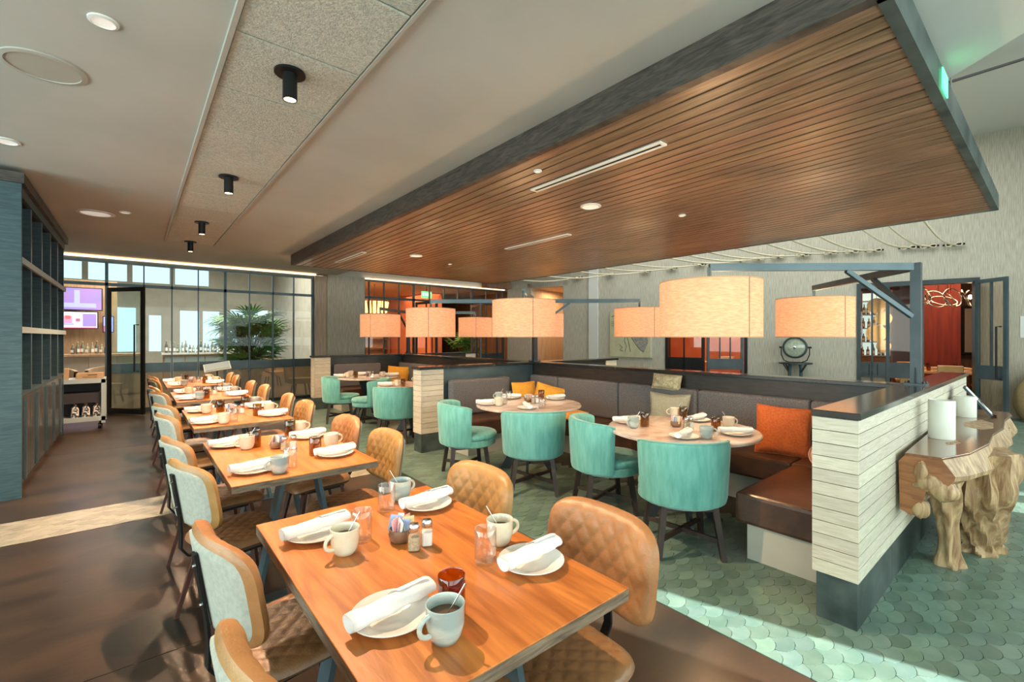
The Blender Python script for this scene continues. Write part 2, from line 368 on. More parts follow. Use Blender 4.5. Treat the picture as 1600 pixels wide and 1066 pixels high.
# ---- ceilings
EX = 3.88 - .3 / .34 * (2.6 + .47)
cl = struct(MB().prism([(-4.6, -2.6), (EX, -2.6), (3.88, .47), (4.0, .75), (4.0, 12.2), (-4.6, 12.2)], CEIL, TOPZ).build('ceiling', 'ceiling_paint'), 'low painted ceiling above the wooden tables')
ch = struct(Box('ceiling_high', 'high_ceiling', -4.6, 19, -2.6, 14, TOPZ, TOPZ + .2), 'high pale ceiling above the suspended wooden canopy')
Box('edge_track', 'black_metal', 9.1, 9.13, -1.2, 2.0, 5.2, 5.23, ch)
# acoustic panel strip
for i in range(13):
    y0 = .72 + i * .662
    o = MB().box(.40, 1.045, y0, y0 + .652, 0, .02).build('acoustic_panel', 'acoustic', cl, None, .006)
    o.location = (0, 0, CEIL - .018)
Box('trim_strip', 'trim_grey', .37, .395, .7, 9.34, CEIL - .03, CEIL + .01, cl)
Box('trim_strip', 'trim_grey', 1.05, 1.07, .7, 9.34, CEIL - .022, CEIL + .01, cl)

# ---- walls out of view; slots in the south one shape the sun strips
ws = bpy.data.objects.new('wall_south', None); COL.objects.link(ws); struct(ws, 'front wall with narrow sun slots')
def wall_with_holes(parent, u0, u1, z0, z1, holes, put):
    us = sorted({u0, u1, *[h[0] for h in holes], *[h[1] for h in holes]})
    for a, b in zip(us, us[1:]):
        segs = [(z0, z1)]
        for h in holes:
            if h[0] <= a + 1e-6 and h[1] >= b - 1e-6:
                segs = [s2 for s1 in segs for s2 in ((s1[0], min(s1[1], h[2])), (max(s1[0], h[3]), s1[1])) if s2[1] - s2[0] > 1e-4]
        for (p, q) in segs: put(a, b, p, q)
holes = [(3.15, 3.69, 1.2, 2.75), (6.7, 7.1, 1.4, 2.2), (7.35, 7.55, 1.4, 2.2)]
wall_with_holes(ws, -4.6, 17, 0, TOPZ, holes, lambda a, b, p, q: Box('wall_panel', 'wall_white', a, b, -2.62, -2.5, p, q, ws))
struct(Box('wall_west', 'wall_white', -4.72, -4.6, -2.62, 12, 0, CEIL), 'plain left side wall')

# ---- the suspended timber canopy
can = thing('slatted_canopy', 'suspended wooden slat ceiling canopy with dark oak fascia over the booths', 'canopy', (0, 0, CAN))
x0, x1, y0, y1 = 2.36, 7.28, .46, 9.5
Box('backing', 'black_gap', x0 + .03, x1 - .03, y0 + .03, y1 - .03, .034, .06, can)
nb = 42; pitch = (x1 - x0 - .06) / nb
for i in range(nb):
    cuts = sorted(random.uniform(y0 + 1, y1 - 1) for _ in range(2)) if i < 26 else [random.uniform(3, 7)]
    ys = [y0 + .03] + cuts + [y1 - .03]
    for a, b in zip(ys, ys[1:]):
        if b - a > .1: Box('slat', 'canopy_wood', x0 + .03 + i * pitch + .010, x0 + .03 + (i + 1) * pitch - .010, a, b - .002, .006, .03, can)
Box('fascia', 'fascia_wood', x0 - .035, x0 + .03, y0, y1, 0, .2, can); Box('fascia', 'patina_steel', x1 - .03, x1, y0, y1, 0, .2, can)
Box('fascia', 'patina_steel', x0, x1, y0 - .02, y0 + .03, 0, .17, can); Box('fascia', 'fascia_wood', x0, x1, y1 - .03, y1, 0, .2, can)
Box('lid', 'fascia_wood', x0, x1, y0, y1, .12, .17, can)
for X, Y in [(4.35, .62), (4.5, .7), (5.5, .62), (5.6, .7), (7.1, 4), (7.1, 7)]:
    MB().tube([(X, Y, .15), (X, Y, TOPZ - CAN)], .006, 6).build('cable', 'shelf_edge', can)
# canopy fittings
def disc(name, label, cat, x, y, z, r, mat='white_plastic', lens='lens', group=None, inner=.78):
    o = thing(name, label, cat, (x, y, z), 0, group)
    MB().lathe([(1e-4, 0), (r * inner, 0), (r * inner, -.004), (r, -.012), (r, 0)][::-1] if False else [(r * inner, -.002), (r * inner, -.012), (r, -.008), (r, 0)], 32).build('ring', mat, o, 40)
    MB().lathe([(1e-4, -.006), (r * inner, -.006)], 32).build('lens', lens, o)
    return o
disc('ceiling_speaker', 'larger round white speaker in the wooden canopy beside the long slot vent', 'speaker', 3.74, 3.2, CAN + .005, .11)
disc('ceiling_speaker', 'round white speaker in the wooden canopy near its far end', 'speaker', 3.71, 7.05, CAN + .005, .11)
disc('sprinkler_cap', 'small white disc in the canopy next to the nearest slot vent', 'sprinkler', 2.6, 2.8, CAN + .005, .035)
disc('sprinkler_cap', 'small white disc in the canopy above the grey booth back', 'sprinkler', 4.82, 2.77, CAN + .005, .04)
disc('sprinkler_cap', 'tiny white disc in the canopy toward the glass front', 'sprinkler', 4.63, 7.44, CAN + .005, .04)
def slot(label, x, ya, yb, w=.085):
    o = thing('slot_vent', label, 'vent', (x, ya, CAN)); L_ = yb - ya
    Box('dark_slot', 'black_gap', -w * .22, w * .22, .02, L_ - .02, -.002, .01, o)
    for s in (-1, 1): Box('frame_strip', 'white_plastic', s * w * .36 - w * .15, s * w * .36 + w * .15, 0, L_, -.006, .008, o)
    for a, b in ((0, .02), (L_ - .02, L_)): Box('frame_end', 'white_plastic', -w * .21, w * .21, a, b, -.006, .008, o)
slot('long white slot air vent in the near part of the wooden canopy', 2.92, 1.82, 3.2)
slot('white slot air vent in the middle of the wooden canopy', 4.53, 4.25, 5.6)
slot('dark slot air vent at the far end of the wooden canopy', 2.9, 7.3, 8.6)
ex = thing('green_glow_panel', 'painted green glow patch on the end fascia of the wooden canopy', 'sign', (3.62, .436, 2.985))
Box('panel', 'exit_green', -.09, .09, -.006, 0, -.06, .06, ex)  # glowing plate put in for the green light reflected on the fascia

# ---- low ceiling fittings
disc('ceiling_speaker', 'large round ceiling speaker nearest the camera left of the panel strip', 'speaker', -.41, 3.82, CEIL, .19, 'trim_grey', 'trim_grey', None, .86)
disc('ceiling_disc', 'small oval looking white disc near the top left of the ceiling', 'ceiling disc', -.12, 3.075, CEIL, .062)
disc('smoke_detector', 'white smoke detector at the left border of the ceiling', 'detector', -.8, 5.45, CEIL, .085)
disc('ceiling_speaker', 'flat white ceiling speaker far off above the blue shelving', 'speaker', -.38, 7.9, CEIL, .19)
disc('ceiling_disc', 'tiny white disc beside the far ceiling speaker', 'ceiling disc', -.09, 7.6, CEIL, .06)
for k, (Y, nm) in enumerate([(2.92, 'nearest'), (5.2, 'second'), (7.5, 'third'), (9.14, 'farthest')]):
    o = thing('ceiling_spotlight', nm + ' black cylinder spotlight on the textured ceiling panels', 'spotlight', (.71, Y, CEIL - .02))
    MB().cyl((0, 0), -.014, 0, .085, 28).build('canopy_plate', 'black_metal', o, 40)
    MB().lathe([(.04, -.014), (.04, -.165), (.034, -.165), (.034, -.14)], 24).build('cylinder', 'black_metal', o, 40)
    MB().cyl((0, 0), -.160, -.145, .0335, 20).build('lamp', 'bulb', o)
    light('spot', 'SPOT', (0, 0, -.18), 320, (1, .66, .41), (0, 0, 0), .02, None, o, spot_size=R(135), spot_blend=.7)

# ---- glazed front towards the bar (plane Y = 12)
def empty_struct(name, label):
    o = bpy.data.objects.new(name, None); COL.objects.link(o); return struct(o, label)
w1 = empty_struct('window_1', 'steel framed glass partition in front of the bar')
GY = 12.0
mul = [(-.42, .05), (.15, .025), (.61, .025), (1.07, .022), (1.57, .05), (2.05, .022), (2.54, .03), (3.0, .025), (3.44, .05)]
for x, w in mul: Box('mullion', 'blue_steel', x - w / 2, x + w / 2, GY - .03, GY + .03, 0, 3.02, w1)
xs = [-1.6] + [m[0] for m in mul]
for x in (-1.05,): Box('mullion', 'blue_steel', x - .02, x + .02, GY - .03, GY + .03, 2.5, 3.02, w1)
Box('transom', 'blue_steel', -1.6, 3.44, GY - .03, GY + .03, 2.52, 2.58, w1); Box('head_rail', 'blue_steel', -1.6, 3.47, GY - .04, GY + .04, 2.97, 3.05, w1)
for a, b in zip(xs, xs[1:]):
    aa, bb = a + .02, b - .02
    Box('pane', 'pane', aa, bb, GY - .004, GY + .004, 2.58, 2.97, w1)
    if a < -.5: continue
    Box('pane', 'pane', aa, bb, GY - .004, GY + .004, .98, 2.52, w1)
    Box('rail_panel', 'blue_steel', aa, bb, GY - .025, GY + .025, .79, .98, w1)
    Box('pane', 'pane_frost', aa, bb, GY - .004, GY + .004, .07, .79, w1)
    Box('sill_rail', 'dark_steel', aa, bb, GY - .03, GY + .03, 0, .07, w1)
d1 = empty_struct('door_1', 'open black framed glass door leaf of the bar entrance')
d1.location = (-.40, GY - .04, 0); d1.rotation_euler = (0, 0, math.atan2(-.66, .545))
DW = .86
for a, b in ((0, .06), (DW - .07, DW)): Box('stile', 'black_metal', a, b, -.02, .02, .02, 2.48, d1)
Box('top_rail', 'black_metal', .06, DW - .07, -.02, .02, 2.4, 2.48, d1); Box('bottom_rail', 'black_metal', .06, DW - .07, -.02, .02, .02, .12, d1)
Box('pane', 'pane', .06, DW - .07, -.004, .004, .12, 2.4, d1)
MB().tube([(DW - .10, -.02, .85), (DW - .15, -.07, .85), (DW - .15, -.07, 1.75), (DW - .10, -.02, 1.75)], .014, 8).build('door_handle', 'black_metal', d1)
# cove light and bulkhead above the glazed fronts
tr1 = struct(Box('trim_1', 'cove', -1.7, 3.5, GY - .10, GY - .03, 3.055, 3.085), 'warm glowing cove strip above the bar glazing')
tr2 = struct(Box('trim_2', 'cove_dim', 4.73, 9.55, GY - .10, GY - .03, 3.07, 3.10), 'warm glowing cove strip above the orange room glazing')
struct(Box('trim_3', 'panel_wood', 3.47, 3.76, GY - .12, GY + .1, 0, 3.05), 'pale wooden jamb at the right end of the bar glazing')
struct(Box('wall_column', 'grasscloth', 3.76, 4.73, GY - .14, GY + .3, 0, 3.1), 'grey textured column between the two glazed fronts')
struct(Box('wall_north', 'high_ceiling', -4.6, 10, GY - .02, GY + .2, 3.1, TOPZ), 'wall band above the glazed fronts')
struct(Box('wall_northwest', 'bar_wall', -4.6, -1.6, GY, GY + .2, 0, 3.1), 'wall behind the blue shelving')
struct(Box('trim_4', 'warm_dark', 8.6, 9.6, GY - .35, GY - .1, 3.1, 3.35), 'reddish header above the orange room entrance')
w2 = empty_struct('window_2', 'dark steel framed glass front of the orange lit room')
mul2 = [(4.76, .05), (4.9, .03), (5.33, .025), (5.77, .025), (6.23, .06), (6.75, .03), (7.25, .03), (7.75, .03), (8.28, .07), (8.84, .03), (9.3, .04), (9.55, .06)]
for x, w in mul2: Box('mullion', 'dark_steel', x - w / 2, x + w / 2, GY - .03, GY + .03, 2.62 if 6.3 < x < 8.2 else 0, 3.07, w2)
Box('transom', 'dark_steel', 4.76, 9.55, GY - .03, GY + .03, 2.56, 2.62, w2); Box('head_rail', 'dark_steel', 4.76, 9.55, GY - .04, GY + .04, 3.02, 3.07, w2)
for a, b in zip(mul2, mul2[1:]):
    aa, bb = a[0] + .02, b[0] - .02
    Box('pane', 'pane_warm', aa, bb, GY - .004, GY + .004, 2.62, 3.02, w2)
    if 6.2 < aa < 8.2: continue
    Box('pane', 'pane_warm', aa, bb, GY - .004, GY + .004, .98, 2.56, w2); Box('rail_panel', 'dark_steel', aa, bb, GY - .025, GY + .025, .79, .98, w2)
    Box('pane', 'pane_frost', aa, bb, GY - .004, GY + .004, .0, .79, w2)
def leaf(name, label, loc, ang, w=.95, h=2.52, nm=1, mat='dark_steel', handle=True, panel=True, hm='black_metal'):
    d = empty_struct(name, label); d.location = loc; d.rotation_euler = (0, 0, ang)
    for a, b in ((0, .06), (w - .06, w)): Box('stile', mat, a, b, -.022, .022, .01, h, d)
    Box('top_rail', mat, .06, w - .06, -.022, .022, h - .07, h, d); Box('bottom_rail', mat, .06, w - .06, -.022, .022, .01, .1, d)
    if panel: Box('lock_rail', mat, .06, w - .06, -.022, .022, .72, .98, d)
    for k in range(nm): x = .06 + (w - .12) * (k + 1) / (nm + 1); Box('glazing_bar', mat, x - .012, x + .012, -.02, .02, .98 if panel else .1, h - .07, d)
    Box('pane', 'pane_warm', .06, w - .06, -.004, .004, .98 if panel else .1, h - .07, d)
    if panel: Box('pane', 'pane_warm', .06, w - .06, -.004, .004, .1, .72, d)
    if handle: MB().tube([(w - .09, -.02, .75), (w - .12, -.08, .75), (w - .12, -.08, 1.7), (w - .09, -.02, 1.7)], .016, 8).build('door_handle', hm, d)
    return d
leaf('door_2', 'open steel glass door leaf left of the orange room entrance', (6.28, GY - .05, 0), R(-80))
leaf('door_3', 'open steel glass door leaf right of the orange room entrance', (8.24, GY - .05, 0), R(-108))

# ---- right wall (turned 14.5 degrees), local x runs to the right, local +y into the wall
WP = Vector((12.27, 1.84, 0)); WROT = -math.atan2(.968, .25)
wr = empty_struct('wall_right', 'pale textured grasscloth wall with tall steel doorways'); wr.location = WP; wr.rotation_euler = (0, 0, WROT)
wh = [(-9.44, -8.26, 0, 3.1), (-5.12, -3.14, 0, 2.66), (-1.02, .86, 0, 2.65)]
wall_with_holes(wr, -10.4, 9, 0, TOPZ, wh, lambda a, b, p, q: Box('wall_panel', 'grasscloth', a, b, 0, .22, p, q, wr))
Box('pilaster', 'wall_white', -7.37, -7.08, -.05, 0, 0, TOPZ, wr)
def WL(x, y, z=0):                      # wall frame to world
    return WP + Vector((math.cos(WROT) * x - math.sin(WROT) * y, math.sin(WROT) * x + math.cos(WROT) * y, z))
for k, (a, b, lab) in enumerate([(-5.12, -3.14, 'black steel frame of the middle doorway on the right wall'), (-1.02, .86, 'blue grey steel frame of the doorway nearest on the right wall')]):
    t = empty_struct('trim_%d' % (5 + k), lab); t.location = WP; t.rotation_euler = (0, 0, WROT); mt = 'black_metal' if k == 0 else 'dark_steel'
    Box('jamb', mt, a, a + .07, -.03, .22, 0, 2.66, t); Box('jamb', mt, b - .07, b, -.03, .22, 0, 2.66, t); Box('head', mt, a + .07, b - .07, -.03, .22, 2.57, 2.66, t)
    m0 = a + (.95 if k == 0 else .52)
    # fixed side light
    Box('post', mt, m0 - .03, m0 + .03, -.02, .1, 0, 2.57, t); Box('pane', 'pane_warm', a + .07, m0 - .03, .02, .028, .98, 2.57, t)
    Box('glazing_bar', mt, (a + m0) / 2 - .015, (a + m0) / 2 + .015, .0, .06, 0, 2.57, t)
    Box('lock_rail', mt, a + .07, m0 - .03, 0, .06, .66, .98, t); Box('pane', 'pane_frost', a + .07, m0 - .03, .02, .028, 0, .66, t)
    for q in range(2): x = a + .07 + (m0 - a - .1) * (q + 1) / 3; Box('rail_mark', 'black_metal', x - .008, x + .008, -.006, 0, .7, .94, t)
    if k == 1:
        Box('pane', 'pane_warm', m0 + .03, m0 + .5, .02, .028, .98, 2.57, t); Box('lock_rail', mt, m0 + .03, m0 + .5, 0, .06, .66, .98, t); Box('post', mt, m0 + .5, m0 + .56, -.02, .1, 0, 2.57, t)
lf = leaf('door_4', 'open blue grey steel door leaf at the right border', tuple(WL(.80, -.07)), R(-130), .56, 2.6, 1, 'blue_steel', True, True)
lf = leaf('door_5', 'half open steel glass door leaf of the middle doorway', tuple(WL(-3.22, -.06)), WROT + R(208), .85, 2.56, 2, 'dark_steel', False, True)

# ---- booth walls
BT = 1.12
def cap(parent, x0, x1, y0, y1): return Box('counter_cap', 'counter_black', x0, x1, y0, y1, BT - .035, BT, parent, .004)
def planks(parent, x0, x1, y0, y1, mat, faces, z0=.245, z1=BT - .037, n=12, cuts=()):
    ph = (z1 - z0) / n
    for i in range(n):
        a, b = z0 + i * ph + .002, z0 + (i + 1) * ph - .002
        d = .018
        if 'w' in faces: Box('plank', mat, x0 - d, x0, y0 - (d if 's' in faces else 0), y1 + (d if 'n' in faces else 0), a, b, parent)
        if 's' in faces:
            xs = [x0] + [c + random.uniform(-.35, .35) for c in cuts] + [x1]
            for p, q in zip(xs, xs[1:]): Box('plank', mat, p + .0015, q - .0015, y0 - d, y0, a, b, parent)
        if 'n' in faces: Box('plank', mat, x0, x1, y1, y1 + d, a, b, parent)
        if 'e' in faces: Box('plank', mat, x1, x1 + d, y0, y1, a, b, parent)
wn = empty_struct('wall_booth_near', 'pale plank clad booth wall nearest the camera')
X0, X1, YA, YB = 2.86, 6.96, .68, .85
Box('core', 'black_gap', X0, X1, YA, YB, 0, BT - .036, wn)
cap(wn, X0 - .03, X1 + .02, YA - .03, YB + .02)
planks(wn, X0, X1, YA, YB, 'plank_pale', 'wsne', cuts=(4.0, 5.6))
for i, (a, b) in enumerate(zip([X0 - .012, 3.6, 4.5, 5.4, 6.2], [3.595, 4.495, 5.395, 6.195, X1])): Box('base_plate', 'patina_steel', a, b, YA - .012, YA, 0, .243, wn)
Box('base_plate', 'patina_steel', X0 - .012, X0, YA, YB, 0, .243, wn)
wb = empty_struct('wall_booth_back', 'long dark booth wall behind the grey banquettes')
Box('core', 'black_panel', 4.86, 5.05, .87, 10.05, 0, BT - .036, wb); cap(wb, 4.84, 5.07, .872, 9.87)
for k, (ya, lab, xe, mat) in enumerate([(5.32, 'middle booth wall with pale plank clad end', 6.95, 'plank_pale'), (9.9, 'farthest booth wall with plank clad end by the glazing', 6.95, 'plank_pale')]):
    w = empty_struct('wall_booth_middle' if k == 0 else 'wall_booth_far', lab); yb = ya + .18
    Box('core', 'blue_steel' if k == 0 else 'dark_steel', 3.2, 4.85, ya + .02, yb - .02, 0, BT - .036, w); Box('core', 'black_panel', 5.06, xe, ya + .02, yb - .02, 0, BT - .036, w)
    Box('end_core', 'black_gap', 2.88, 3.2, ya, yb, 0, BT - .036, w)
    cap(w, 2.84, 4.838, ya - .03, yb + .03); cap(w, 5.072, xe + .02, ya - .03, yb + .03)
    planks(w, 2.88, 3.2, ya, yb, mat, 'wsn')
    Box('base_plate', 'patina_steel', 2.868, 3.2, ya - .012, ya, 0, .243, w); Box('base_plate', 'patina_steel', 2.868, 2.88, ya, yb, 0, .243, w)
    Box('end_panel', 'plank_pale', xe - .3, xe, ya, ya + .02, .1, BT - .037, w)

# ---- rooms beyond the glass
struct(Box('floor_bar', 'bar_floor', -6, 4.6, 12, 21, -.2, -.003), 'floor of the bar behind the glazing')
struct(Box('ceiling_bar', 'wall_white', -6, 4.6, 12.2, 21, 4.4, 4.6), 'ceiling of the bar')
struct(Box('wall_bar_left', 'bar_wall', -6.1, -6, 12, 21, 0, 4.4), 'left wall of the bar')
struct(Box('wall_bar_right', 'bar_wall', 4.4, 4.6, 12.3, 21, 0, 4.4), 'right wall of the bar')
wbar = empty_struct('wall_bar_back', 'far window wall of the bar')
wall_with_holes(wbar, -6, 4.4, 0, 4.4, [(-.46, .04, 1.0, 2.55), (.4, .75, 1.0, 2.3), (1.3, 1.9, .7, 2.5), (2.0, 2.55, .7, 2.5), (2.9, 3.5, .9, 2.6), (3.65, 4.25, .9, 2.6), (-2.4, -1.35, 3.45, 4.2), (-1.2, -.2, 3.45, 4.2), (-.05, 1.0, 3.45, 4.2), (1.15, 2.2, 3.45, 4.2)], lambda a, b, p, q: Box('wall_panel', 'bar_wall', a, b, 20.8, 21, p, q, wbar))
light('bar_downlight', 'AREA', (1.2, 15.2, 4.35), 330, (1, .92, .8), (0, 0, 0), 5, 4)
struct(Box('floor_lounge', 'bar_floor', 4.6, 11, 12, 19, -.2, -.003), 'floor of the orange lit room')
struct(Box('ceiling_lounge', 'warm_wall', 4.6, 11, 12.2, 19, 3.2, 3.4), 'warm ceiling of the orange lit room')
struct(Box('wall_lounge_back', 'warm_wall', 4.6, 11, 18.8, 19, 0, 3.2), 'back wall of the orange lit room')
struct(Box('wall_lounge_right', 'warm_dark', 10.8, 11, 12.3, 19, 0, 3.2), 'right wall of the orange lit room')
struct(Box('wall_lounge_orange', 'orange_wall', 8.6, 9.1, 15.2, 18.8, 0, 3.2), 'orange pier inside the lounge')
light('lounge_glow', 'AREA', (7, 15.2, 3.15), 190, (1, .6, .34), (0, 0, 0), 4, 4)
def RB(name, label, mat, *d):            # room shell piece in the frame of the right wall
    return struct(Box(name, mat, *d, None, 0, tuple(WP), (0, 0, WROT)), label)
RB('wall_red_back', 'back wall of the dark red room', 'red_wall', -2.2, 4.5, 6.0, 6.2, 0, 3.4); RB('wall_red_left', 'left wall of the dark red room', 'red_wall', -2.3, -2.2, .25, 6.2, 0, 3.4); RB('wall_red_right', 'right wall of the dark red room', 'warm_dark', 4.5, 4.6, .25, 6.2, 0, 3.4)
RB('ceiling_red', 'ceiling of the dark red room', 'warm_dark', -2.3, 4.6, .25, 6.2, 3.4, 3.5); RB('floor_red', 'floor of the dark red room', 'warm_dark', -2.2, 4.5, 0, 6.0, -.1, 0)
RB('wall_red_column', 'red column inside the dark red room', 'red_wall', .35, 1.15, 3.6, 4.4, 0, 3.4); RB('wall_red_panel', 'brown wood panel on the red room back wall', 'warm_dark', 1.2, 2.6, 5.9, 5.98, 0, 3.4)
light('red_room_glow', 'AREA', tuple(WL(.8, 2.4, 3.35)), 75, (1, .6, .35), (0, 0, 0), 2, 2)
RB('wall_orange_back', 'back wall of the bright orange room', 'orange_wall', -7, -2.4, 3.4, 3.6, 0, 3.2); RB('wall_orange_left', 'left wall of the bright orange room', 'orange_wall', -7.1, -7, .25, 3.6, 0, 3.2); RB('wall_orange_right', 'right wall of the bright orange room', 'orange_wall', -2.6, -2.4, .25, 3.4, 0, 3.2)
RB('ceiling_orange', 'ceiling of the bright orange room', 'warm_wall', -7, -2.4, .25, 3.6, 3.2, 3.3); RB('floor_orange', 'floor of the bright orange room', 'warm_dark', -7, -2.6, 0, 3.4, -.1, 0)
light('orange_room_glow', 'AREA', tuple(WL(-4.2, 1.7, 3.15)), 60, (1, .62, .4), (0, 0, 0), 1.6, 1.6)
RB('wall_corridor_back', 'back wall of the corner corridor', 'panel_wood', -9.8, -7.8, 2.2, 2.4, 0, 3.2); RB('wall_corridor_left', 'left wall of the corner corridor', 'panel_wood', -9.6, -9.5, .25, 2.2, 0, 3.2); RB('wall_corridor_right', 'right wall of the corner corridor', 'warm_wall', -8.2, -8.1, .25, 2.2, 0, 3.2); RB('ceiling_corridor', 'ceiling of the corner corridor', 'warm_wall', -9.6, -8.1, .0, 2.3, 3.11, 3.25)
light('corridor_glow', 'AREA', tuple(WL(-8.85, 1.2, 3.05)), 40, (1, .58, .28), (0, 0, 0), .8, .8)
# ================================================================ dining furniture
def quilt(a, b, s=.074):
    p = abs(math.sin(PI * (a + b * .8) / s)); q = abs(math.sin(PI * (a - b * .8) / s))
    return min(p, q) ** .38
def pad_xy(u, v, W, H, c=.16, p=5): return W * u * (1 - c * abs(v) ** p), H * v * (1 - c * abs(u) ** p)
def edge(u, v, k=10): return max(0, (1 - abs(u) ** k) * (1 - abs(v) ** k)) ** .5
def make_leather_chair():
    t = thing('dining_chair', 'tan quilted leather dining chair', 'chair', (0, 0, 0), 0, 'tan leather dining chairs')
    W, H, ZC = .255, .168, .715
    def place(x, z, d):                       # curved and leaning back rest, front = +y
        y = -.215 + .78 * x * x - .16 * (z + H) + d
        return (x, y, ZC + z)
    def front(i, j):
        u, v = 2 * i - 1, 2 * j - 1; x, z = pad_xy(u, v, W, H); e = edge(u, v, 8)
        return place(x, z, .040 * e + .009 * quilt(x, z) * e ** 3)
    def rear(i, j):
        u, v = 2 * i - 1, 2 * j - 1; x, z = pad_xy(u, v, W, H); return place(x, z, -.020 * edge(u, v, 5))
    def rim(i, j):
        u, v = 2 * i - 1, 2 * j - 1; x, z = pad_xy(u, v, W * .93, H * .9); return place(x, z, -.021 * edge(u, v, 30) - .003)
    MB().grid(front, 60, 44, True).grid(rear, 24, 20).build('backrest', 'leather', t, 60)
    MB().grid(rim, 24, 20).build('back_panel', 'cream_cloth', t, 60)
    SW, SD = .235, .225
    def top(i, j):
        u, v = 2 * i - 1, 2 * j - 1; x, y = pad_xy(u, v, SW - .02 * (1 - j), SD, .13); e = edge(u, v, 10)
        return (x, y + .03, .435 + .032 * e + .007 * quilt(x, y, .062) * e ** 3 - .02 * max(0, v) ** 3)
    def bot(i, j):
        u, v = 2 * i - 1, 2 * j - 1; x, y = pad_xy(u, v, SW - .02 * (1 - j), SD, .13); return (x, y + .03, .435 - .03 * edge(u, v, 8) - .02 * max(0, v) ** 3)
    MB().grid(top, 60, 56).grid(bot, 20, 20, True).build('seat', 'seat_leather', t, 60)
    pts = [(0, -.2925, .83), (0, -.2755, .715), (0, -.258, .6), (0, -.252, .52), (0, -.255, .45), (0, -.225, .405), (0, -.17, .392), (0, .1, .392)]
    mb = MB()
    for p, q in zip(pts, pts[1:]): mb.bar(p, q, .034, .009, (0, 1, .01) if abs(p[2] - q[2]) > .04 else (0, 0, 1))
    mb.build('back_bar', 'black_metal', t)
    for z, y in ((.79, -.2905), (.66, -.271)): MB().cyl((0, 0), 0, .008, .007, 8).build('screw', 'steel', t, None, 0, (0, y, z), (R(90), 0, 0))
    Box('seat_bracket', 'black_metal', -.16, .16, -.13, .17, .382, .402, t)
    for sx in (-1, 1):
        for sy in (-1, 1):
            MB().bar((sx * .15, .02 + sy * .13, .40), (sx * .205, .01 + sy * .215, 0), .042, .024, (sy * -.3, 1, 0), .022, .018).build('leg', 'red_wood', t)
    return t
def make_teal_chair():
    t = thing('barrel_chair', 'teal velvet barrel chair', 'chair', (0, 0, 0), 0, 'teal barrel chairs')
    A = R(88); n = 34; RO, RI = .305, .245
    def zt(a): return .81 - .03 * (abs(a) / A) ** 2 - .012 * max(0, abs(a) / A - .86) / .14
    vs = []; fs = []; loop = 12
    for i in range(n + 1):
        a = -A + 2 * A * i / n; z1 = zt(a); z0 = .36; fl = .02
        prof = [(RO - .03, z0), (RO - .008, z0 + .01), (RO, z0 + .04), (RO + fl * .6, .6), (RO + fl, z1 - .03), (RO + fl - .012, z1 - .006), (RO + fl - .03, z1), (RI + .028, z1 - .004), (RI + .012, z1 - .03), (RI + .01, .6), (RI, .5), (RI, z0)]
        sh = 1 if 0 < i < n else .97
        for r, z in prof: vs.append((r * sh * math.sin(a), -r * sh * math.cos(a) * .96, z))
    for i in range(n):
        for k in range(loop): fs.append((i * loop + k, i * loop + (k + 1) % loop, (i + 1) * loop + (k + 1) % loop, (i + 1) * loop + k))
    fs += [tuple(range(loop - 1, -1, -1)), tuple(range(n * loop, (n + 1) * loop))]
    MB().add(vs, fs).build('backrest', 'teal_cloth', t, 50)
    pp = []
    for i in range(n + 1): a = -A + 2 * A * i / n; pp.append(((RO + .008) * math.sin(a), -(RO + .008) * math.cos(a) * .96, zt(a) - .002))
    a = A; pp.append(((RO - .02) * math.sin(a), -(RO - .02) * math.cos(a), .6)); pp.append(((RO - .02) * math.sin(a), -(RO - .02) * math.cos(a), .40))
    a = -A; pp = [((RO - .02) * math.sin(a), -(RO - .02) * math.cos(a), .40), ((RO - .02) * math.sin(a), -(RO - .02) * math.cos(a), .6)] + pp
    MB().tube(pp, .006, 6).build('piping', 'teal_piping', t, 60)
    MB().lathe([(1e-4, .345), (.27, .345), (.295, .36), (.295, .415), (.28, .42), (1e-4, .42)], 36, (0, .03)).build('seat_base', 'teal_cloth', t, 50)
    MB().lathe([(1e-4, .42), (.275, .42), (.29, .435), (.29, .462), (.278, .48), (.2, .49), (1e-4, .494)], 36, (0, .05)).build('seat_cushion', 'teal_cloth', t, 60)
    for sx in (-1, 1):
        for sy in (-1, 1): MB().bar((sx * .17, sy * .17, .35), (sx * .215, sy * .215, 0), .042, .042, (0, 1, 0), .034, .034).build('leg', 'dark_leg', t)
    for s in (-1, 1): MB().bar((-.195, -.195 * s, .13), (.195, .195 * s, .13), .022, .03).build('stretcher', 'dark_leg', t)
    Box('seat_frame', 'dark_leg', -.19, .19, -.19, .19, .325, .347, t)
    return t
def make_table():
    t = thing('dining_table', 'rectangular wooden dining table', 'table', (0, 0, 0), 0, 'wooden dining tables in a row')
    Box('tabletop', 'table_wood', -.383, .383, -.612, .612, .7545, .76, t, .0015)
    Box('edge_band', 'table_edge', -.383, .383, -.612, .612, .722, .7545, t)
    for sy in (-1, 1):
        y = sy * .36
        Box('top_bar', 'blue_steel', -.3, .3, y - .05, y + .05, .71, .722, t); Box('foot_bar', 'blue_steel', -.33, .33, y - .05, y + .05, 0, .014, t)
        for sx in (-1, 1): MB().bar((sx * .09, y, .71), (sx * .23, y, .014), .1, .022, (1, 0, 0)).build('leg', 'blue_steel', t)
    Box('stretcher', 'blue_steel', -.03, .03, -.31, .31, .69, .71, t)
    return t
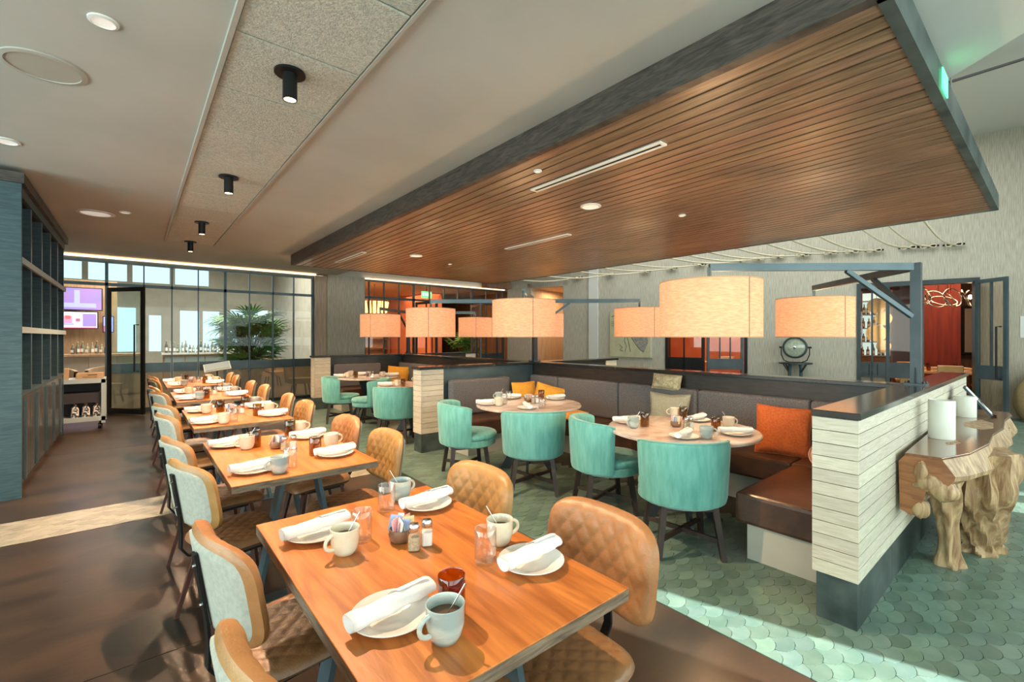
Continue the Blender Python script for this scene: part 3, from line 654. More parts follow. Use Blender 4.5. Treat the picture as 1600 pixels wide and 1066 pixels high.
def make_round():
    t = thing('round_table', 'round marble topped table', 'table', (0, 0, 0), 0, 'round marble booth tables')
    MB().lathe([(1e-4, .722), (.585, .722), (.6, .728), (.6, .742), (.592, .75), (1e-4, .75)], 64).build('tabletop', 'marble', t, 35)
    MB().cyl((0, 0), .705, .722, .34, 32).build('top_plate', 'black_metal', t, 40)
    for k in range(4):
        m = Matrix.Rotation(R(45 + 90 * k), 4, 'Z')
        vs = [m @ Vector(p) for p in ((.03, -.012, .705), (.2, -.012, .705), (.1, -.012, .42), (.33, -.012, 0), (.22, -.012, 0), (.03, -.012, .3), (.03, .012, .705), (.2, .012, .705), (.1, .012, .42), (.33, .012, 0), (.22, .012, 0), (.03, .012, .3))]
        MB().add(vs, [(0, 1, 2, 3, 4, 5), (11, 10, 9, 8, 7, 6)] + [(i, i + 6, (i + 1) % 6 + 6, (i + 1) % 6) for i in range(6)]).build('leg', 'dark_steel', t)
    return t
TBL = Proto(make_table()); RND = Proto(make_round()); LCH = Proto(make_leather_chair()); TCH = Proto(make_teal_chair())
TY = [1.44, 3.263, 5.14, 7.1, 9.1]; TX = .757
ORD = ['nearest', 'second', 'third', 'fourth', 'farthest']
for k, y in enumerate(TY):
    TBL.put((TX, y, 0), 0, '%s rectangular wooden table in the row, set with plates and mugs' % ORD[k])
    for side in (0, 1):
        for e in (0, 1):
            yy = y + (-.35 if e == 0 else .37) + random.uniform(-.03, .03); dx = random.uniform(-.02, .02)
            x = .43 + dx if side == 0 else 1.09 + dx
            rz = (R(-90) if side == 0 else R(90)) + random.uniform(-.1, .1)
            if side == 0: rz += R(12)
            if k == 0 and side == 1: rz += R(4)
            LCH.put((x, yy, 0), rz, 'tan quilted leather chair on the %s side of the %s wooden table, its %s seat' % (('left', 'right')[side], ORD[k], ('nearer', 'farther')[e]))
RT = [(3.52, 2.03), (3.48, 3.9), (3.48, 6.62), (3.48, 8.55)]
for (x, y), lab in zip(RT, ['round marble table in the near booth beside the orange cushion', 'round marble table in the near booth beside two yellow cushions', 'round marble table half hidden behind the middle booth wall', 'farthest round marble table beside the bar glazing']): RND.put((x, y, 0), 0, lab)
def face(x, y, d, lab): TCH.put((x, y, 0), math.atan2(d[1], d[0]) - PI / 2, lab)
face(2.80, 4.17, (.93, -.36), 'teal velvet barrel chair turned sideways left of the table with yellow cushions')
face(3.05, 3.35, (.64, .77), 'teal velvet barrel chair seen from behind at the table with yellow cushions')
face(3.20, 2.585, (.84, -.54), 'teal velvet barrel chair turned sideways left of the nearest round table')
face(3.035, 1.75, (.68, .73), 'teal velvet barrel chair seen from behind, nearest to the camera')
face(2.84, 8.27, (.95, -.3), 'farthest teal velvet barrel chair in profile beside the glazing')
face(3.12, 7.5, (-.77, .64), 'teal velvet barrel chair half hidden between the far booth tables')
face(2.93, 6.2, (.66, .75), 'teal velvet barrel chair seen from behind, left of the middle booth wall')

# ---- banquettes
def bench(label, loc, rz, length, cuts, gap0=0, gap1=0):
    # local: runs along +x, back at y=0, seat towards +y
    t = thing('banquette', label, 'bench', loc, rz, 'booth banquettes')
    Box('base', 'plaster_base', gap0, length - gap1, .0, .5, 0, .235, t)
    xs = [gap0 - .03 if gap0 else 0] + list(cuts) + [length - gap1 + (.03 if gap1 else 0)]
    for a, b in zip(xs, xs[1:]):
        o = Box('seat_cushion', 'brown_leather', a + .002, b - .002, .0, .575, .237, .445, t, .025)
        o = Box('back_cushion', 'grey_cloth', a + .002, b - .002, .0, .11, .447, .93, t, .03)
    return t
for bi, (ya, yb, nm) in enumerate([(.87, 5.30, 'near'), (5.52, 9.88, 'far')]):
    # back bench faces -X : local +y -> -X  (rotation 90), local x -> +Y
    L_ = yb - ya; bench('long grey backed brown leather banquette along the back of the %s booth' % nm, (4.855, ya, 0), R(90), L_, [.6, L_ * .38, L_ * .62, L_ - .6])
    # far side bench faces -Y : rotation 180
    bench('grey backed banquette against the %s wall of the %s booth' % ('middle' if bi == 0 else 'farthest', nm), (4.275, yb + .0, 0), R(180), 1.02, [], 0, .0)
    # near side bench faces +Y
    bench('brown leather banquette end beside the near plank wall' if bi == 0 else 'hidden banquette behind the middle booth wall', (3.2, ya, 0), 0, 1.075, [], .02, 0)

# ---- cushions
def cushion(name, label, mat, loc, rot, W=.22, H=.22, T=.07, ears=.06):
    def f(sg):
        def g(i, j):
            u, v = 2 * i - 1, 2 * j - 1; pin = 1 - ears * (1 - u * u) * abs(v) ** 2 - 0; pin2 = 1 - ears * (1 - v * v) * abs(u) ** 2
            e = ((1 - u * u) * (1 - v * v)) ** .42
            return (W * u * pin2, sg * T * e + .004 * sg * math.sin(9 * u + 5 * v) * e, H * v * pin)
        return g
    t = thing(name, label, 'cushion', loc); t.rotation_euler = rot
    MB().grid(f(-1), 20, 20).grid(f(1), 20, 20, True).build('cover', mat, t, 70)
    pts = [(W, 0, H), (W * (1 - ears), 0, 0), (W, 0, -H), (0, 0, -H * (1 - ears)), (-W, 0, -H), (-W * (1 - ears), 0, 0), (-W, 0, H), (0, 0, H * (1 - ears)), (W, 0, H)]
    MB().tube(pts, .006, 6).build('piping', mat, t, 60)
    return t
cushion('cushion', 'square burnt orange cushion leaning in the near booth corner', 'orange_cloth', (4.55, 1.62, .655), (R(-14), R(4), R(-64)))
cushion('cushion', 'yellow cushion standing upright in the far corner of the near booth', 'yellow_cloth', (4.40, 5.02, .655), (R(-12), 0, R(-8)), .2, .2)
cushion('cushion', 'yellow cushion leaning in front of the other yellow one, corner tipped', 'yellow_cloth', (4.58, 4.72, .63), (R(-14), R(14), R(-56)), .21, .19)
cushion('cushion', 'pale sage cushion with pointed corners behind the nearest round table', 'sage_cloth', (4.62, 2.82, .665), (R(-12), 0, R(-80)), .23, .215, .075, .12)
cushion('cushion', 'shiny gold pleated cushion on top of the banquette back', 'gold_cloth', (4.76, 2.93, .99), (R(-14), R(2), R(-84)), .17, .085, .06, .03)
cushion('cushion', 'yellow cushion in the corner of the far booth', 'yellow_cloth', (4.55, 9.5, .655), (R(-12), R(4), R(-40)), .24, .2)
cushion('cushion', 'small mustard cushion lying under the table with yellow cushions', 'yellow_cloth', (4.36, 4.1, .50), (R(-80), 0, R(-80)), .2, .16, .05)
b = thing('bolster', 'pale pink woven bolster cushion beside the plank wall', 'cushion', (4.35, 1.13, .545)); b.rotation_euler = (R(4), R(10), R(-12))
MB().lathe([(1e-4, -.3), (.05, -.298), (.085, -.28), (.098, -.22), (.1, 0), (.098, .22), (.085, .28), (.05, .298), (1e-4, .3)], 28, m=Matrix.Rotation(R(90), 4, 'Y')).build('cover', 'pink_cloth', b, 70)
MB().tube([(-.285, .085 * math.cos(a), .085 * math.sin(a)) for a in [2 * PI * i / 20 for i in range(21)]], .006, 6).build('piping', 'pink_cloth', b, 60)

# ---- lamp posts with drum shades
def lamp_post(label, loc, arms, group='lamp posts on the booth walls'):
    t = thing('lamp_post', label, 'lamp', loc, 0, group); H = 1.0; s = .034
    Box('post', 'dark_steel', -s, s, -s, s, 0, H, t); Box('base_plate', 'dark_steel', -.07, .07, -.07, .07, 0, .012, t)
    for a, b in ((-.055, -.055), (.055, -.055), (.055, .055), (-.055, .055)): MB().cyl((a, b), .012, .028, .009, 8).build('bolt', 'dark_steel', t)
    for sg in (-1, 1): MB().prism([(0, 0), (.035, 0), (0, .13)], -.004, .004, Matrix.Translation((sg * s, 0, .012)) @ Matrix.Rotation(0 if sg > 0 else PI, 4, 'Z') @ Matrix.Rotation(R(90), 4, 'X')).build('gusset', 'dark_steel', t)
    for (dx, dy) in arms:
        L_ = math.hypot(dx, dy); u = Vector((dx / L_, dy / L_, 0)); e = Vector((dx, dy, 0))
        MB().bar(u * s + Vector((0, 0, H - .03)), e + Vector((0, 0, H - .03)), .045, .06).build('arm', 'blue_steel', t)
        MB().bar(u * s + Vector((0, 0, .56)), u * .56 + Vector((0, 0, H - .06)), .034, .034).build('brace', 'blue_steel', t)
        MB().bar(e + Vector((0, 0, H - .03)), e + Vector((0, 0, .80)), .026, .026).build('drop_rod', 'blue_steel', t)
        RS = .395; z0, z1 = .388, .85
        mb = MB(); mb.lathe([(RS - .004, z0), (RS - .004, z1)], 56, (dx, dy)); mb.lathe([(RS, z1), (RS, z0)], 56, (dx, dy))
        mb.lathe([(RS - .004, z1), (RS, z1)], 56, (dx, dy)); mb.lathe([(RS, z0), (RS - .004, z0)], 56, (dx, dy))
        sh = mb.build('lamp_shade', 'shade_linen', t, 50)
        for z in (z0, z1 - .008): MB().lathe([(RS + .001, z), (RS + .003, z), (RS + .003, z + .008), (RS + .001, z + .008)], 56, (dx, dy)).build('rim', 'shade_rim', sh, 50)
        a0 = random.uniform(R(215), R(265)); MB().bar((dx + (RS + .001) * math.cos(a0), dy + (RS + .001) * math.sin(a0), z0), (dx + (RS + .001) * math.cos(a0), dy + (RS + .001) * math.sin(a0), z1), .005, .004).build('seam', 'seam', sh)
        sp = MB()
        for q in range(3): a = q * 2 * PI / 3; sp.tube([(dx, dy, .80), (dx + (RS - .004) * math.cos(a), dy + (RS - .004) * math.sin(a), .80)], .005, 6)
        sp.build('spider', 'black_metal', t)
        MB().lathe([(1e-4, .62), (.03, .635), (.042, .67), (.03, .71), (.018, .73), (.018, .80), (1e-4, .80)], 16, (dx, dy)).build('bulb', 'bulb', t, 60)
        light('lamp_uplight', 'SPOT', (dx, dy, .74), 26, (1, .64, .36), (PI, 0, 0), .05, None, t, spot_size=R(120), spot_blend=.8)
        light('lamp_glow', 'POINT', (dx, dy, .62), 42, (1, .62, .32), size=.06, parent=t)
lamp_post('dark steel lamp post on the near plank wall carrying the two nearest drum shades', (4.95, .765, BT), [(-1.26, 1.11), (1.25, 1.11)])
lamp_post('dark steel lamp post on the middle booth wall with four drum shades', (4.955, 5.41, BT), [(-1.2, -1.11), (1.25, -1.11), (-1.26, 1.11), (1.25, 1.11)])
lamp_post('farthest dark steel lamp post with drum shades by the glazed front', (4.955, 9.8, BT), [(-1.1, -.95), (1.25, -.95)])

# ================================================================ tableware
def make_plate():
    t = thing('plate', 'plate', 'plate', (0, 0, 0), 0, 'white plates')
    MB().lathe([(1e-4, .004), (.06, .004), (.066, .008), (.1, .017), (.108, .021), (.11, .019), (.1, .012), (.066, .002), (.06, 0), (1e-4, 0)], 40).build('dish', 'china', t, 60); return t
def make_napkin():
    t = thing('napkin', 'napkin', 'napkin', (0, 0, 0), 0, 'rolled white napkins')
    n = 20; vs = []; fs = []; st = 14
    for i in range(st + 1):
        x = -.125 + .25 * i / st; f = 1 + .08 * math.sin(i * 1.3)
        for k in range(n): a = 2 * PI * k / n; r = .0225 * f * (1 + .06 * math.sin(3 * a + i * .4)); vs.append((x, r * 1.25 * math.cos(a), .021 + r * .92 * math.sin(a)))
    for i in range(st):
        for k in range(n): fs.append((i * n + k, i * n + (k + 1) % n, (i + 1) * n + (k + 1) % n, (i + 1) * n + k))
    for e in (0, st):
        c = len(vs); x = -.125 if e == 0 else .125
        for q in range(2):
            rr = .7 - .4 * q; base = len(vs)
            for k in range(n): a = 2 * PI * k / n; vs.append((x + (.008 if e == 0 else -.008) * (q + 1) , .0225 * rr * 1.25 * math.cos(a), .021 + .0225 * rr * .92 * math.sin(a)))
            prev = e * n if q == 0 else base - n
            for k in range(n): fs.append((prev + k, prev + (k + 1) % n, base + (k + 1) % n, base + k))
        fs.append(tuple(range(len(vs) - n, len(vs))))
    MB().add(vs, fs).build('roll', 'napkin', t, 70)
    MB().grid(lambda i, j: (.0 + .1 * j + .02 * i, .030 * math.cos(PI * (.05 + .5 * i)) + .002, .0215 + .0235 * math.sin(PI * (.05 + .5 * i)) + .001), 8, 4).build('flap', 'napkin', t, 70)
    return t
def make_mug(mat, nm):
    t = thing('mug', nm, 'mug', (0, 0, 0), 0, 'stoneware mugs')
    MB().lathe([(1e-4, 0), (.024, 0), (.033, .003), (.041, .018), (.047, .042), (.048, .087), (.049, .09), (.047, .092), (.045, .089), (.0445, .05), (.038, .018), (.025, .01), (1e-4, .01)], 32).build('body', mat, t, 60)
    MB().tube([(.044, 0, .028) if k == 0 else (.0455 + .030 * math.sin(PI * k / 10), 0, .028 + .05 * (1 - math.cos(PI * k / 10)) / 2) for k in range(11)], .0065, 8).build('handle', mat, t, 60)
    MB().lathe([(1e-4, .062), (.0443, .062)], 24).build('coffee', 'coffee', t); return t
def make_spoon():
    t = thing('spoon', 'spoon', 'spoon', (0, 0, 0), 0, 'teaspoons standing in mugs')
    MB().tube([(-.02, 0, .022), (.02, 0, .085), (.05, 0, .135)], [.0016, .0018, .003], 6).build('handle', 'steel', t, 60)
    MB().lathe([(1e-4, -.012), (.006, -.008), (.008, 0), (.005, .01), (1e-4, .012)], 10, m=Matrix.Translation((-.024, 0, .018))).build('bowl', 'steel', t, 60); return t
def make_glass(mat, nm):
    t = thing('tumbler', nm, 'glass', (0, 0, 0), 0, 'drinking glasses')
    MB().lathe([(1e-4, 0), (.034, 0), (.037, .003), (.037, .112), (.0355, .114), (.0345, .112), (.0345, .012), (.02, .008), (1e-4, .014)], 32).build('wall', mat, t, 50)
    return t
def make_sugar():
    t = thing('sugar_bowl', 'sugar bowl', 'bowl', (0, 0, 0), 0, 'sugar packet bowls')
    MB().lathe([(1e-4, 0), (.03, 0), (.042, .012), (.046, .03), (.042, .048), (.039, .048), (.042, .03), (.036, .012), (1e-4, .008)], 28).build('bowl', 'bowl_clay', t, 60)
    for k in range(12):
        a = k * 2.4; r = .012 + .018 * (k % 3) / 2; mt = ('packet_white', 'packet_pink', 'packet_yellow', 'packet_blue')[k % 4]
        o = Box('packet', mt, -.02, .02, -.0015, .0015, -.03, .03, t); o.location = (r * math.cos(a), r * math.sin(a), .052 + .004 * (k % 3)); o.rotation_euler = (random.uniform(-.25, .25), random.uniform(-.3, .3), a + .6)
    return t
def make_shaker(mat, nm):
    t = thing('shaker', nm, 'shaker', (0, 0, 0), 0, 'salt and pepper shakers')
    s = .0215
    MB().prism([(s * 1.0, -s * .7), (s, s * .7), (s * .7, s), (-s * .7, s), (-s, s * .7), (-s, -s * .7), (-s * .7, -s), (s * .7, -s)], 0, .068).build('jar', 'clear_glass', t)
    k = .86; MB().prism([(s * k, -s * .6), (s * k, s * .6), (s * .6, s * k), (-s * .6, s * k), (-s * k, s * .6), (-s * k, -s * .6), (-s * .6, -s * k), (s * .6, -s * k)], .004, .05).build('filling', mat, t)
    MB().lathe([(1e-4, .068), (.0175, .068), (.019, .072), (.019, .086), (.014, .094), (1e-4, .096)], 20).build('cap', 'steel', t, 50); return t
PLT = Proto(make_plate()); NAP = Proto(make_napkin()); MGC = Proto(make_mug('mug_cream', 'cream mug')); MGB = Proto(make_mug('mug_blue', 'blue mug'))
SPN = Proto(make_spoon()); GCL = Proto(make_glass('clear_glass', 'clear tumbler')); GAM = Proto(make_glass('amber_glass', 'amber tumbler')); GAG = Proto(make_glass('amber_green', 'amber tumbler'))
SUG = Proto(make_sugar()); SLT = Proto(make_shaker('salt', 'salt shaker')); PEP = Proto(make_shaker('pepper', 'pepper shaker'))
def setting(where, seat, z, plate, nang, mug, mk, mang, gl=None, gk=None, spoon=True):
    at = 'at the %s of the %s' % (seat, where)
    PLT.put((plate[0], plate[1], z), 0, 'white plate under napkin ' + at)
    NAP.put((plate[0], plate[1], z + .0195), nang, 'rolled white napkin ' + at)
    if mug:
        (MGC if mk == 'c' else MGB).put((mug[0], mug[1], z + .0005), mang, ('cream mug ' if mk == 'c' else 'blue grey mug ') + at)
        if spoon: SPN.put((mug[0], mug[1], z + .002), mang + R(150) + random.uniform(-.5, .5), 'teaspoon in the mug ' + at)
    if gl: {'a': GAM, 'g': GAG, 'c': GCL}[gk].put((gl[0], gl[1], z + .0005), 0, ('clear tumbler ' if gk == 'c' else 'amber tumbler ') + at)
def cruet(where, s, sa, pe, z):
    SUG.put((s[0], s[1], z + .0005), random.uniform(0, 6), 'small brown bowl of sugar packets on the ' + where)
    SLT.put((pe[0], pe[1], z + .0005), R(-30), 'glass salt shaker with white filling on the ' + where); PEP.put((sa[0], sa[1], z + .0005), R(-35), 'glass pepper shaker with beige filling on the ' + where)
TZ = .7605
w0 = 'nearest wooden table'
setting(w0, 'near left place', TZ, (.53, 1.14), R(7), (.593, .975), 'b', R(185), (.655, 1.045), 'a')
setting(w0, 'near right place', TZ, (1.01, 1.12), R(3), (1.02, 1.30), 'c', R(-10), (.90, 1.225), 'c')
setting(w0, 'far left place', TZ, (.53, 1.80), R(8), (.562, 1.585), 'c', R(195), (.645, 1.645), 'c')
setting(w0, 'far right place', TZ, (1.0, 1.80), R(4), (.945, 1.945), 'b', R(10), (.838, 1.86), 'c')
cruet(w0, (.755, 1.55), (.758, 1.455), (.812, 1.46), TZ)
for k in range(1, 5):
    w = ORD[k] + ' wooden table'; dy = TY[k] - TY[1]; r = lambda q=.02: random.uniform(-q, q)
    mk = ['b', 'c', 'c', 'c']; gk = ['c', 'g', 'g', 'g']
    if k == 2: mk = ['c', 'c', 'b', 'c']
    if k == 3: gk = ['g', 'c', 'c', 'c']; mk = ['b', 'b', 'b', 'c']
    if k == 4: gk = ['c', 'g', 'c', 'g']
    setting(w, 'near left place', TZ, (.50 + r(), 2.87 + dy + r()), R(4) + r(.12), (.60 + r(), 2.755 + dy), mk[0], R(190), (.67 + r(), 2.81 + dy), gk[0])
    setting(w, 'near right place', TZ, (1.0 + r(), 2.93 + dy + r()), R(4) + r(.12), (1.03 + r(), 3.19 + dy), mk[1], R(0), (.90 + r(), 3.03 + dy), gk[1], False)
    setting(w, 'far right place', TZ, (1.0 + r(), 3.58 + dy + r()), R(5) + r(.12), (1.01 + r(), 3.80 + dy), mk[2], R(0), (.92 + r(), 3.76 + dy), gk[2], False)
    setting(w, 'far left place', TZ, (.50 + r(), 3.64 + dy + r()), R(5) + r(.12), (.565 + r(), 3.48 + dy), mk[3], R(190), (.655 + r(), 3.52 + dy), gk[3])
    cruet(w, (.74, 3.38 + dy), (.765, 3.28 + dy), (.82, 3.285 + dy), TZ)
RZ = .7505
wA = 'round table beside the orange cushion'
setting(wA, 'left place', RZ, (3.36, 2.46), R(-30), (3.22, 2.29), 'b', R(170), (3.35, 2.27), 'g')
setting(wA, 'near place', RZ, (3.19, 1.82), R(10), (3.30, 1.70), 'b', R(-60), None, None, False)
setting(wA, 'right place', RZ, (3.60, 1.62), R(-44), (3.83, 1.78), 'c', R(-35), (3.63, 1.79), 'g')
setting(wA, 'far place', RZ, (3.93, 2.11), R(0), (3.93, 2.33), 'c', R(120), (3.92, 2.24), 'g')
cruet(wA, (3.54, 2.09), (3.52, 1.985), (3.565, 1.97), RZ)
wB = 'round table beside the yellow cushions'
setting(wB, 'left place', RZ, (3.05, 4.12), R(-30), (3.10, 3.97), 'c', R(170), (3.24, 4.05), 'c')
setting(wB, 'near place', RZ, (3.21, 3.62), R(60), None, 'b', 0, (3.34, 3.53), 'c', False)
setting(wB, 'back place', RZ, (3.58, 4.34), R(-40), (3.40, 4.35), 'b', R(170), (3.46, 4.24), 'c')
setting(wB, 'right place', RZ, (3.95, 3.93), R(-10), None, 'c', 0, (3.83, 4.06), 'g')
cruet(wB, (3.56, 4.0), (3.53, 3.88), (3.58, 3.87), RZ)
wC = 'half hidden round table'
setting(wC, 'left place', RZ, (3.02, 6.72), R(-30), (3.16, 6.62), 'c', R(170), (3.2, 6.5), 'g')
setting(wC, 'near place', RZ, (3.4, 6.2), R(10), None, 'c', 0, (3.55, 6.25), 'c', False)
setting(wC, 'far place', RZ, (3.8, 6.9), R(0), (3.65, 6.95), 'b', R(120), None, None, False)
wD = 'farthest round table'
setting(wD, 'left place', RZ, (3.02, 8.75), R(-30), (3.1, 8.6), 'c', R(170), (3.2, 8.45), 'g')
setting(wD, 'near place', RZ, (3.45, 8.15), R(40), None, 'c', 0, None, None, False)
setting(wD, 'back place', RZ, (3.5, 8.98), R(-40), (3.3, 8.98), 'c', R(170), None, None)
setting(wD, 'right place', RZ, (3.9, 8.4), R(-30), (3.7, 8.38), 'c', R(120), (3.78, 8.62), 'g', False)
cruet(wD, (3.52, 8.65), (3.5, 8.52), (3.55, 8.5), RZ)
# ================================================================ blue shelving at the left
cab = thing('shelving_cabinet', 'tall blue stained open shelving cabinet with dark doors below', 'cabinet', (-.845, 6.26, 0))
CL = 3.58; CD = .42; CH = 2.95          # local: front face x=0 (faces +x), runs along +y, depth to -x
Box('end_panel', 'blue_wood', -CD - .2, .03, -.04, 0, 0, CH, cab); Box('end_panel', 'blue_wood', -CD, 0, CL, CL + .03, 0, CH, cab)
Box('back_panel', 'blue_dark', -CD - .02, -CD, 0, CL, .94, CH, cab)
Box('crown', 'fascia_wood', -CD - .2, .05, -.06, CL + .05, CH, CH + .10, cab); Box('crown_fascia', 'blue_dark', -.02, .015, 0, CL, 2.86, CH, cab)
bays = 5; bw = CL / bays
for i in range(1, bays): Box('upright', 'blue_dark', -CD, -.002, i * bw - .02, i * bw + .02, .96, 2.86, cab)
for i in range(0, bays + 1): Box('upright_edge', 'blue_steel', -.001, .006, max(0, i * bw - .02), min(CL, i * bw + .02), .96, 2.86, cab)
for z in (1.58, 2.24):
    for i in range(bays): Box('shelf', 'blue_dark', -CD, -.006, i * bw + .02, (i + 1) * bw - .02, z - .02, z + .02, cab)
    Box('shelf_lip', 'shelf_edge', .007, .03, 0, CL, z - .03, z + .03, cab)
Box('counter', 'blue_dark', -CD, 0, 0, CL, .93, .96, cab)
for i in range(bays * 2):
    d = Box('cabinet_door', 'cab_door', -.03, -.005, i * bw / 2 + .006, (i + 1) * bw / 2 - .006, .08, .925, cab)
    Box('pull', 'blue_steel', -.004, .014, (i + (0 if i % 2 else 1)) * bw / 2 - (.03 if i % 2 == 0 else -.015), (i + (0 if i % 2 else 1)) * bw / 2 - (.015 if i % 2 == 0 else -.03), .1, .9, d)
Box('body', 'black_gap', -CD, -.032, .02, CL, .08, .925, cab); Box('plinth', 'black_gap', -CD, -.04, 0, CL, 0, .08, cab)
for i in range(bays): MB().cyl((0, 0), -.012, 0, .022, 10).build('puck_light', 'white_plastic', cab, None, 0, (-.15, (i + .5) * bw, 2.86))
def goblet(lab, y, z, s=1):
    o = thing('glass_bowl', lab, 'bowl', (-1.0, 6.26 + y, z))
    MB().lathe([(1e-4, 0), (.05 * s, 0), (.05 * s, .006), (.012 * s, .02), (.014 * s, .06), (.06 * s, .09), (.095 * s, .15), (.092 * s, .15), (.055 * s, .095), (1e-4, .07)], 24).build('bowl', 'clear_glass', o, 50)
    MB().lathe([(.095 * s, .15), (.1 * s, .153), (.095 * s, .156)], 24).build('rim', 'shelf_edge', o, 50)
goblet('footed clear glass bowl on the upper shelf of the blue cabinet, second bay', 1.0, 2.261, 1.3); goblet('footed clear glass bowl on the upper shelf of the blue cabinet, third bay', 1.8, 2.261, 1.1)
for y, lab in ((.3, 'small grey stone ornament on the middle blue shelf, first bay'), (1.02, 'small grey stone ornament on the middle blue shelf, second bay')):
    o = thing('stone_ornament', lab, 'ornament', (-1.0, 6.26 + y, 1.601))
    mb = MB(); mb.grid(lambda i, j: ((.09 + .02 * math.sin(7 * i)) * math.sin(PI * j) * math.cos(2 * PI * i), (.06 + .015 * math.cos(9 * i)) * math.sin(PI * j) * math.sin(2 * PI * i), .05 - .05 * math.cos(PI * j)), 18, 10); mb.build('stone', 'shelf_edge', o, 60)
    MB().cyl((0, 0), -.0005, .004, .05, 12).build('foot', 'dark_steel', o)

# ---- service cart by the bar entrance
ct = thing('service_cart', 'grey service cart with cardboard boxes on top by the bar door', 'cart', (-.82, 10.3, 0))
for sx in (-.44, .40):
    for sy in (-.22, .2): Box('corner_post', 'cart_grey', sx, sx + .05, sy, sy + .04, .1, .82, ct)
for z in (.14, .76): Box('tray', 'cart_grey', -.44, .45, -.22, .24, z, z + .07, ct)
Box('tray', 'cart_dark', -.40, .40, -.18, .2, .44, .6, ct); Box('back_board', 'cart_dark', -.4, .4, .19, .2, .21, .76, ct)
for sx in (-.38, .38):
    for sy in (-.17, .18): MB().lathe([(1e-4, -.02), (.05, -.02), (.05, .02), (1e-4, .02)], 16, m=Matrix.Translation((sx, sy, .052)) @ Matrix.Rotation(R(90), 4, 'Y')).build('caster', 'black_metal', ct)
def carton(lab, x, y, z, w, d, h, rz):
    o = thing('cardboard_box', lab, 'box', (x, y, z), rz); Box('carton', 'cardboard', -w / 2, w / 2, -d / 2, d / 2, 0, h, o, .004)
    Box('flap_seam', 'ink', -w / 2 + .01, w / 2 - .01, -.003, .003, h, h + .002, o); Box('print', 'ink', -w * .25, w * .3, -d / 2 - .002, -d / 2, h * .25, h * .34, o); Box('print', 'ink', -w * .05, w * .3, -d / 2 - .002, -d / 2, h * .6, h * .75, o)
carton('larger cardboard box on the service cart behind the cabinet', -1.0, 10.3, .831, .36, .36, .17, R(4)); carton('smaller flat cardboard box at the right end of the service cart', -.56, 10.28, .831, .32, .3, .09, R(-3))
for k in range(3):
    o = thing('striped_bottle', ['left', 'middle', 'right'][k] + ' one of three black and white bottles on the lower cart shelf', 'bottle', (-.74 + .13 * k, 10.16, .2105), 0, 'patterned bottles on the cart')
    MB().lathe([(1e-4, 0), (.045, 0), (.05, .02), (.05, .13), (.035, .17), (.018, .19), (.018, .21)], 20).build('body', 'bottle_zebra', o, 50); MB().cyl((0, 0), .21, .232, .02, 14).build('cap', 'stamp_red', o)

# ================================================================ root wood console on the right with candles
cs = thing('root_console', 'carved teak root console table against the pale plank wall', 'console table', (3.65, .34, 0))
# polished slab: profile in local (y,z), extruded along x; y from .30 (wall) to -.26 (outer)
prof = [(.300, .449), (.306, .745), (.276, .785), (.106, .786), (.052, .702), (.056, .674), (.084, .639), (.146, .645), (.17, .615), (.194, .522), (.245, .423)]
def slab_pts(x, k, wob):
    out = []
    for (y, z) in prof:
        if k > 0:
            outer = y < .2
            yy = y - ((.12 if z > .66 else .06) * min(1, k) if outer else 0) + wob * noise.noise(Vector((x * 2.2, y * 4, z * 4))) * (1 if z < .76 else .2) * min(1, k)
            zz = z if z > .74 else z - (.06 if z > .6 else -.06) * min(1, k) + wob * noise.noise(Vector((x * 3, y * 5 + 9, z * 4))) * min(1, k)
            out.append((x, max(-.2, min(.306, yy)), min(zz, .786)))
        else: out.append((x, y, z))
    return out
secs = [slab_pts(0.0, 0, 0)] + [slab_pts(x, k, .06) for x, k in ((.03, .04), (.2, .35), (.45, .7), (.75, 1), (1.1, 1), (1.5, 1), (1.9, 1), (2.3, 1), (2.7, 1))]
n = len(prof); vs = [p for s_ in secs for p in s_]; fs = [(j * n + i, (j + 1) * n + i, (j + 1) * n + (i + 1) % n, j * n + (i + 1) % n) for j in range(len(secs) - 1) for i in range(n)] + [tuple(range((len(secs) - 1) * n, len(secs) * n))]
MB().add(vs, [f[::-1] for f in fs]).build('slab', 'root_wood', cs, 30)
MB().add([(-.004, y, z) for y, z in prof] + [(.0005, y, z) for y, z in prof], [tuple(range(n))] + [(i, i + n, (i + 1) % n + n, (i + 1) % n) for i in range(n)]).build('cut_end', 'slab_end', cs)
top = [(-.005, .276), (-.003, .108), (.03, .10), (.3, .02), (.75, -.03), (1.2, -.02), (1.6, -.05), (2.1, -.03), (2.5, -.05), (2.72, -.02), (2.72, .29), (1.2, .3)]
MB().prism(top, .784, .80).build('polished_top', 'slab_wood', cs, None, .004)
MB().prism([(1.35, .06), (1.5, -.0), (1.8, .02), (1.95, .1), (1.7, .18), (1.45, .16)], .7995, .8012).build('inlay_hollow', 'root_wood', cs)
MB().prism([(.45, .14), (.62, .09), (.68, .12), (.54, .16)], .7995, .801).build('inlay_hollow', 'root_wood', cs)
def knob(loc, r, sc=(1, 1, 1), seed=0, name='root_knot'):
    mb = MB(); mb.grid(lambda i, j: tuple(r * sc[k] * c * (1 + .25 * noise.noise(Vector((math.cos(2 * PI * i) * 1.6 + seed, math.sin(2 * PI * i) * 1.6, j * 3)))) for k, c in enumerate((math.sin(PI * j) * math.cos(2 * PI * i), math.sin(PI * j) * math.sin(2 * PI * i), -math.cos(PI * j)))), 18, 12)
    return mb.build(name, 'root_wood', cs, 60, 0, loc)
knob((-.006, .20, .70), .045, (.4, .7, 1.3), 1); knob((.0, .165, .64), .05, (.5, 1.2, 1), 2); knob((-.004, .21, .615), .025, (.5, 1.3, .7), 3); knob((.04, .11, .60), .08, (.9, .9, .8), 4); knob((.03, .21, .47), .06, (.7, .8, 1), 5)
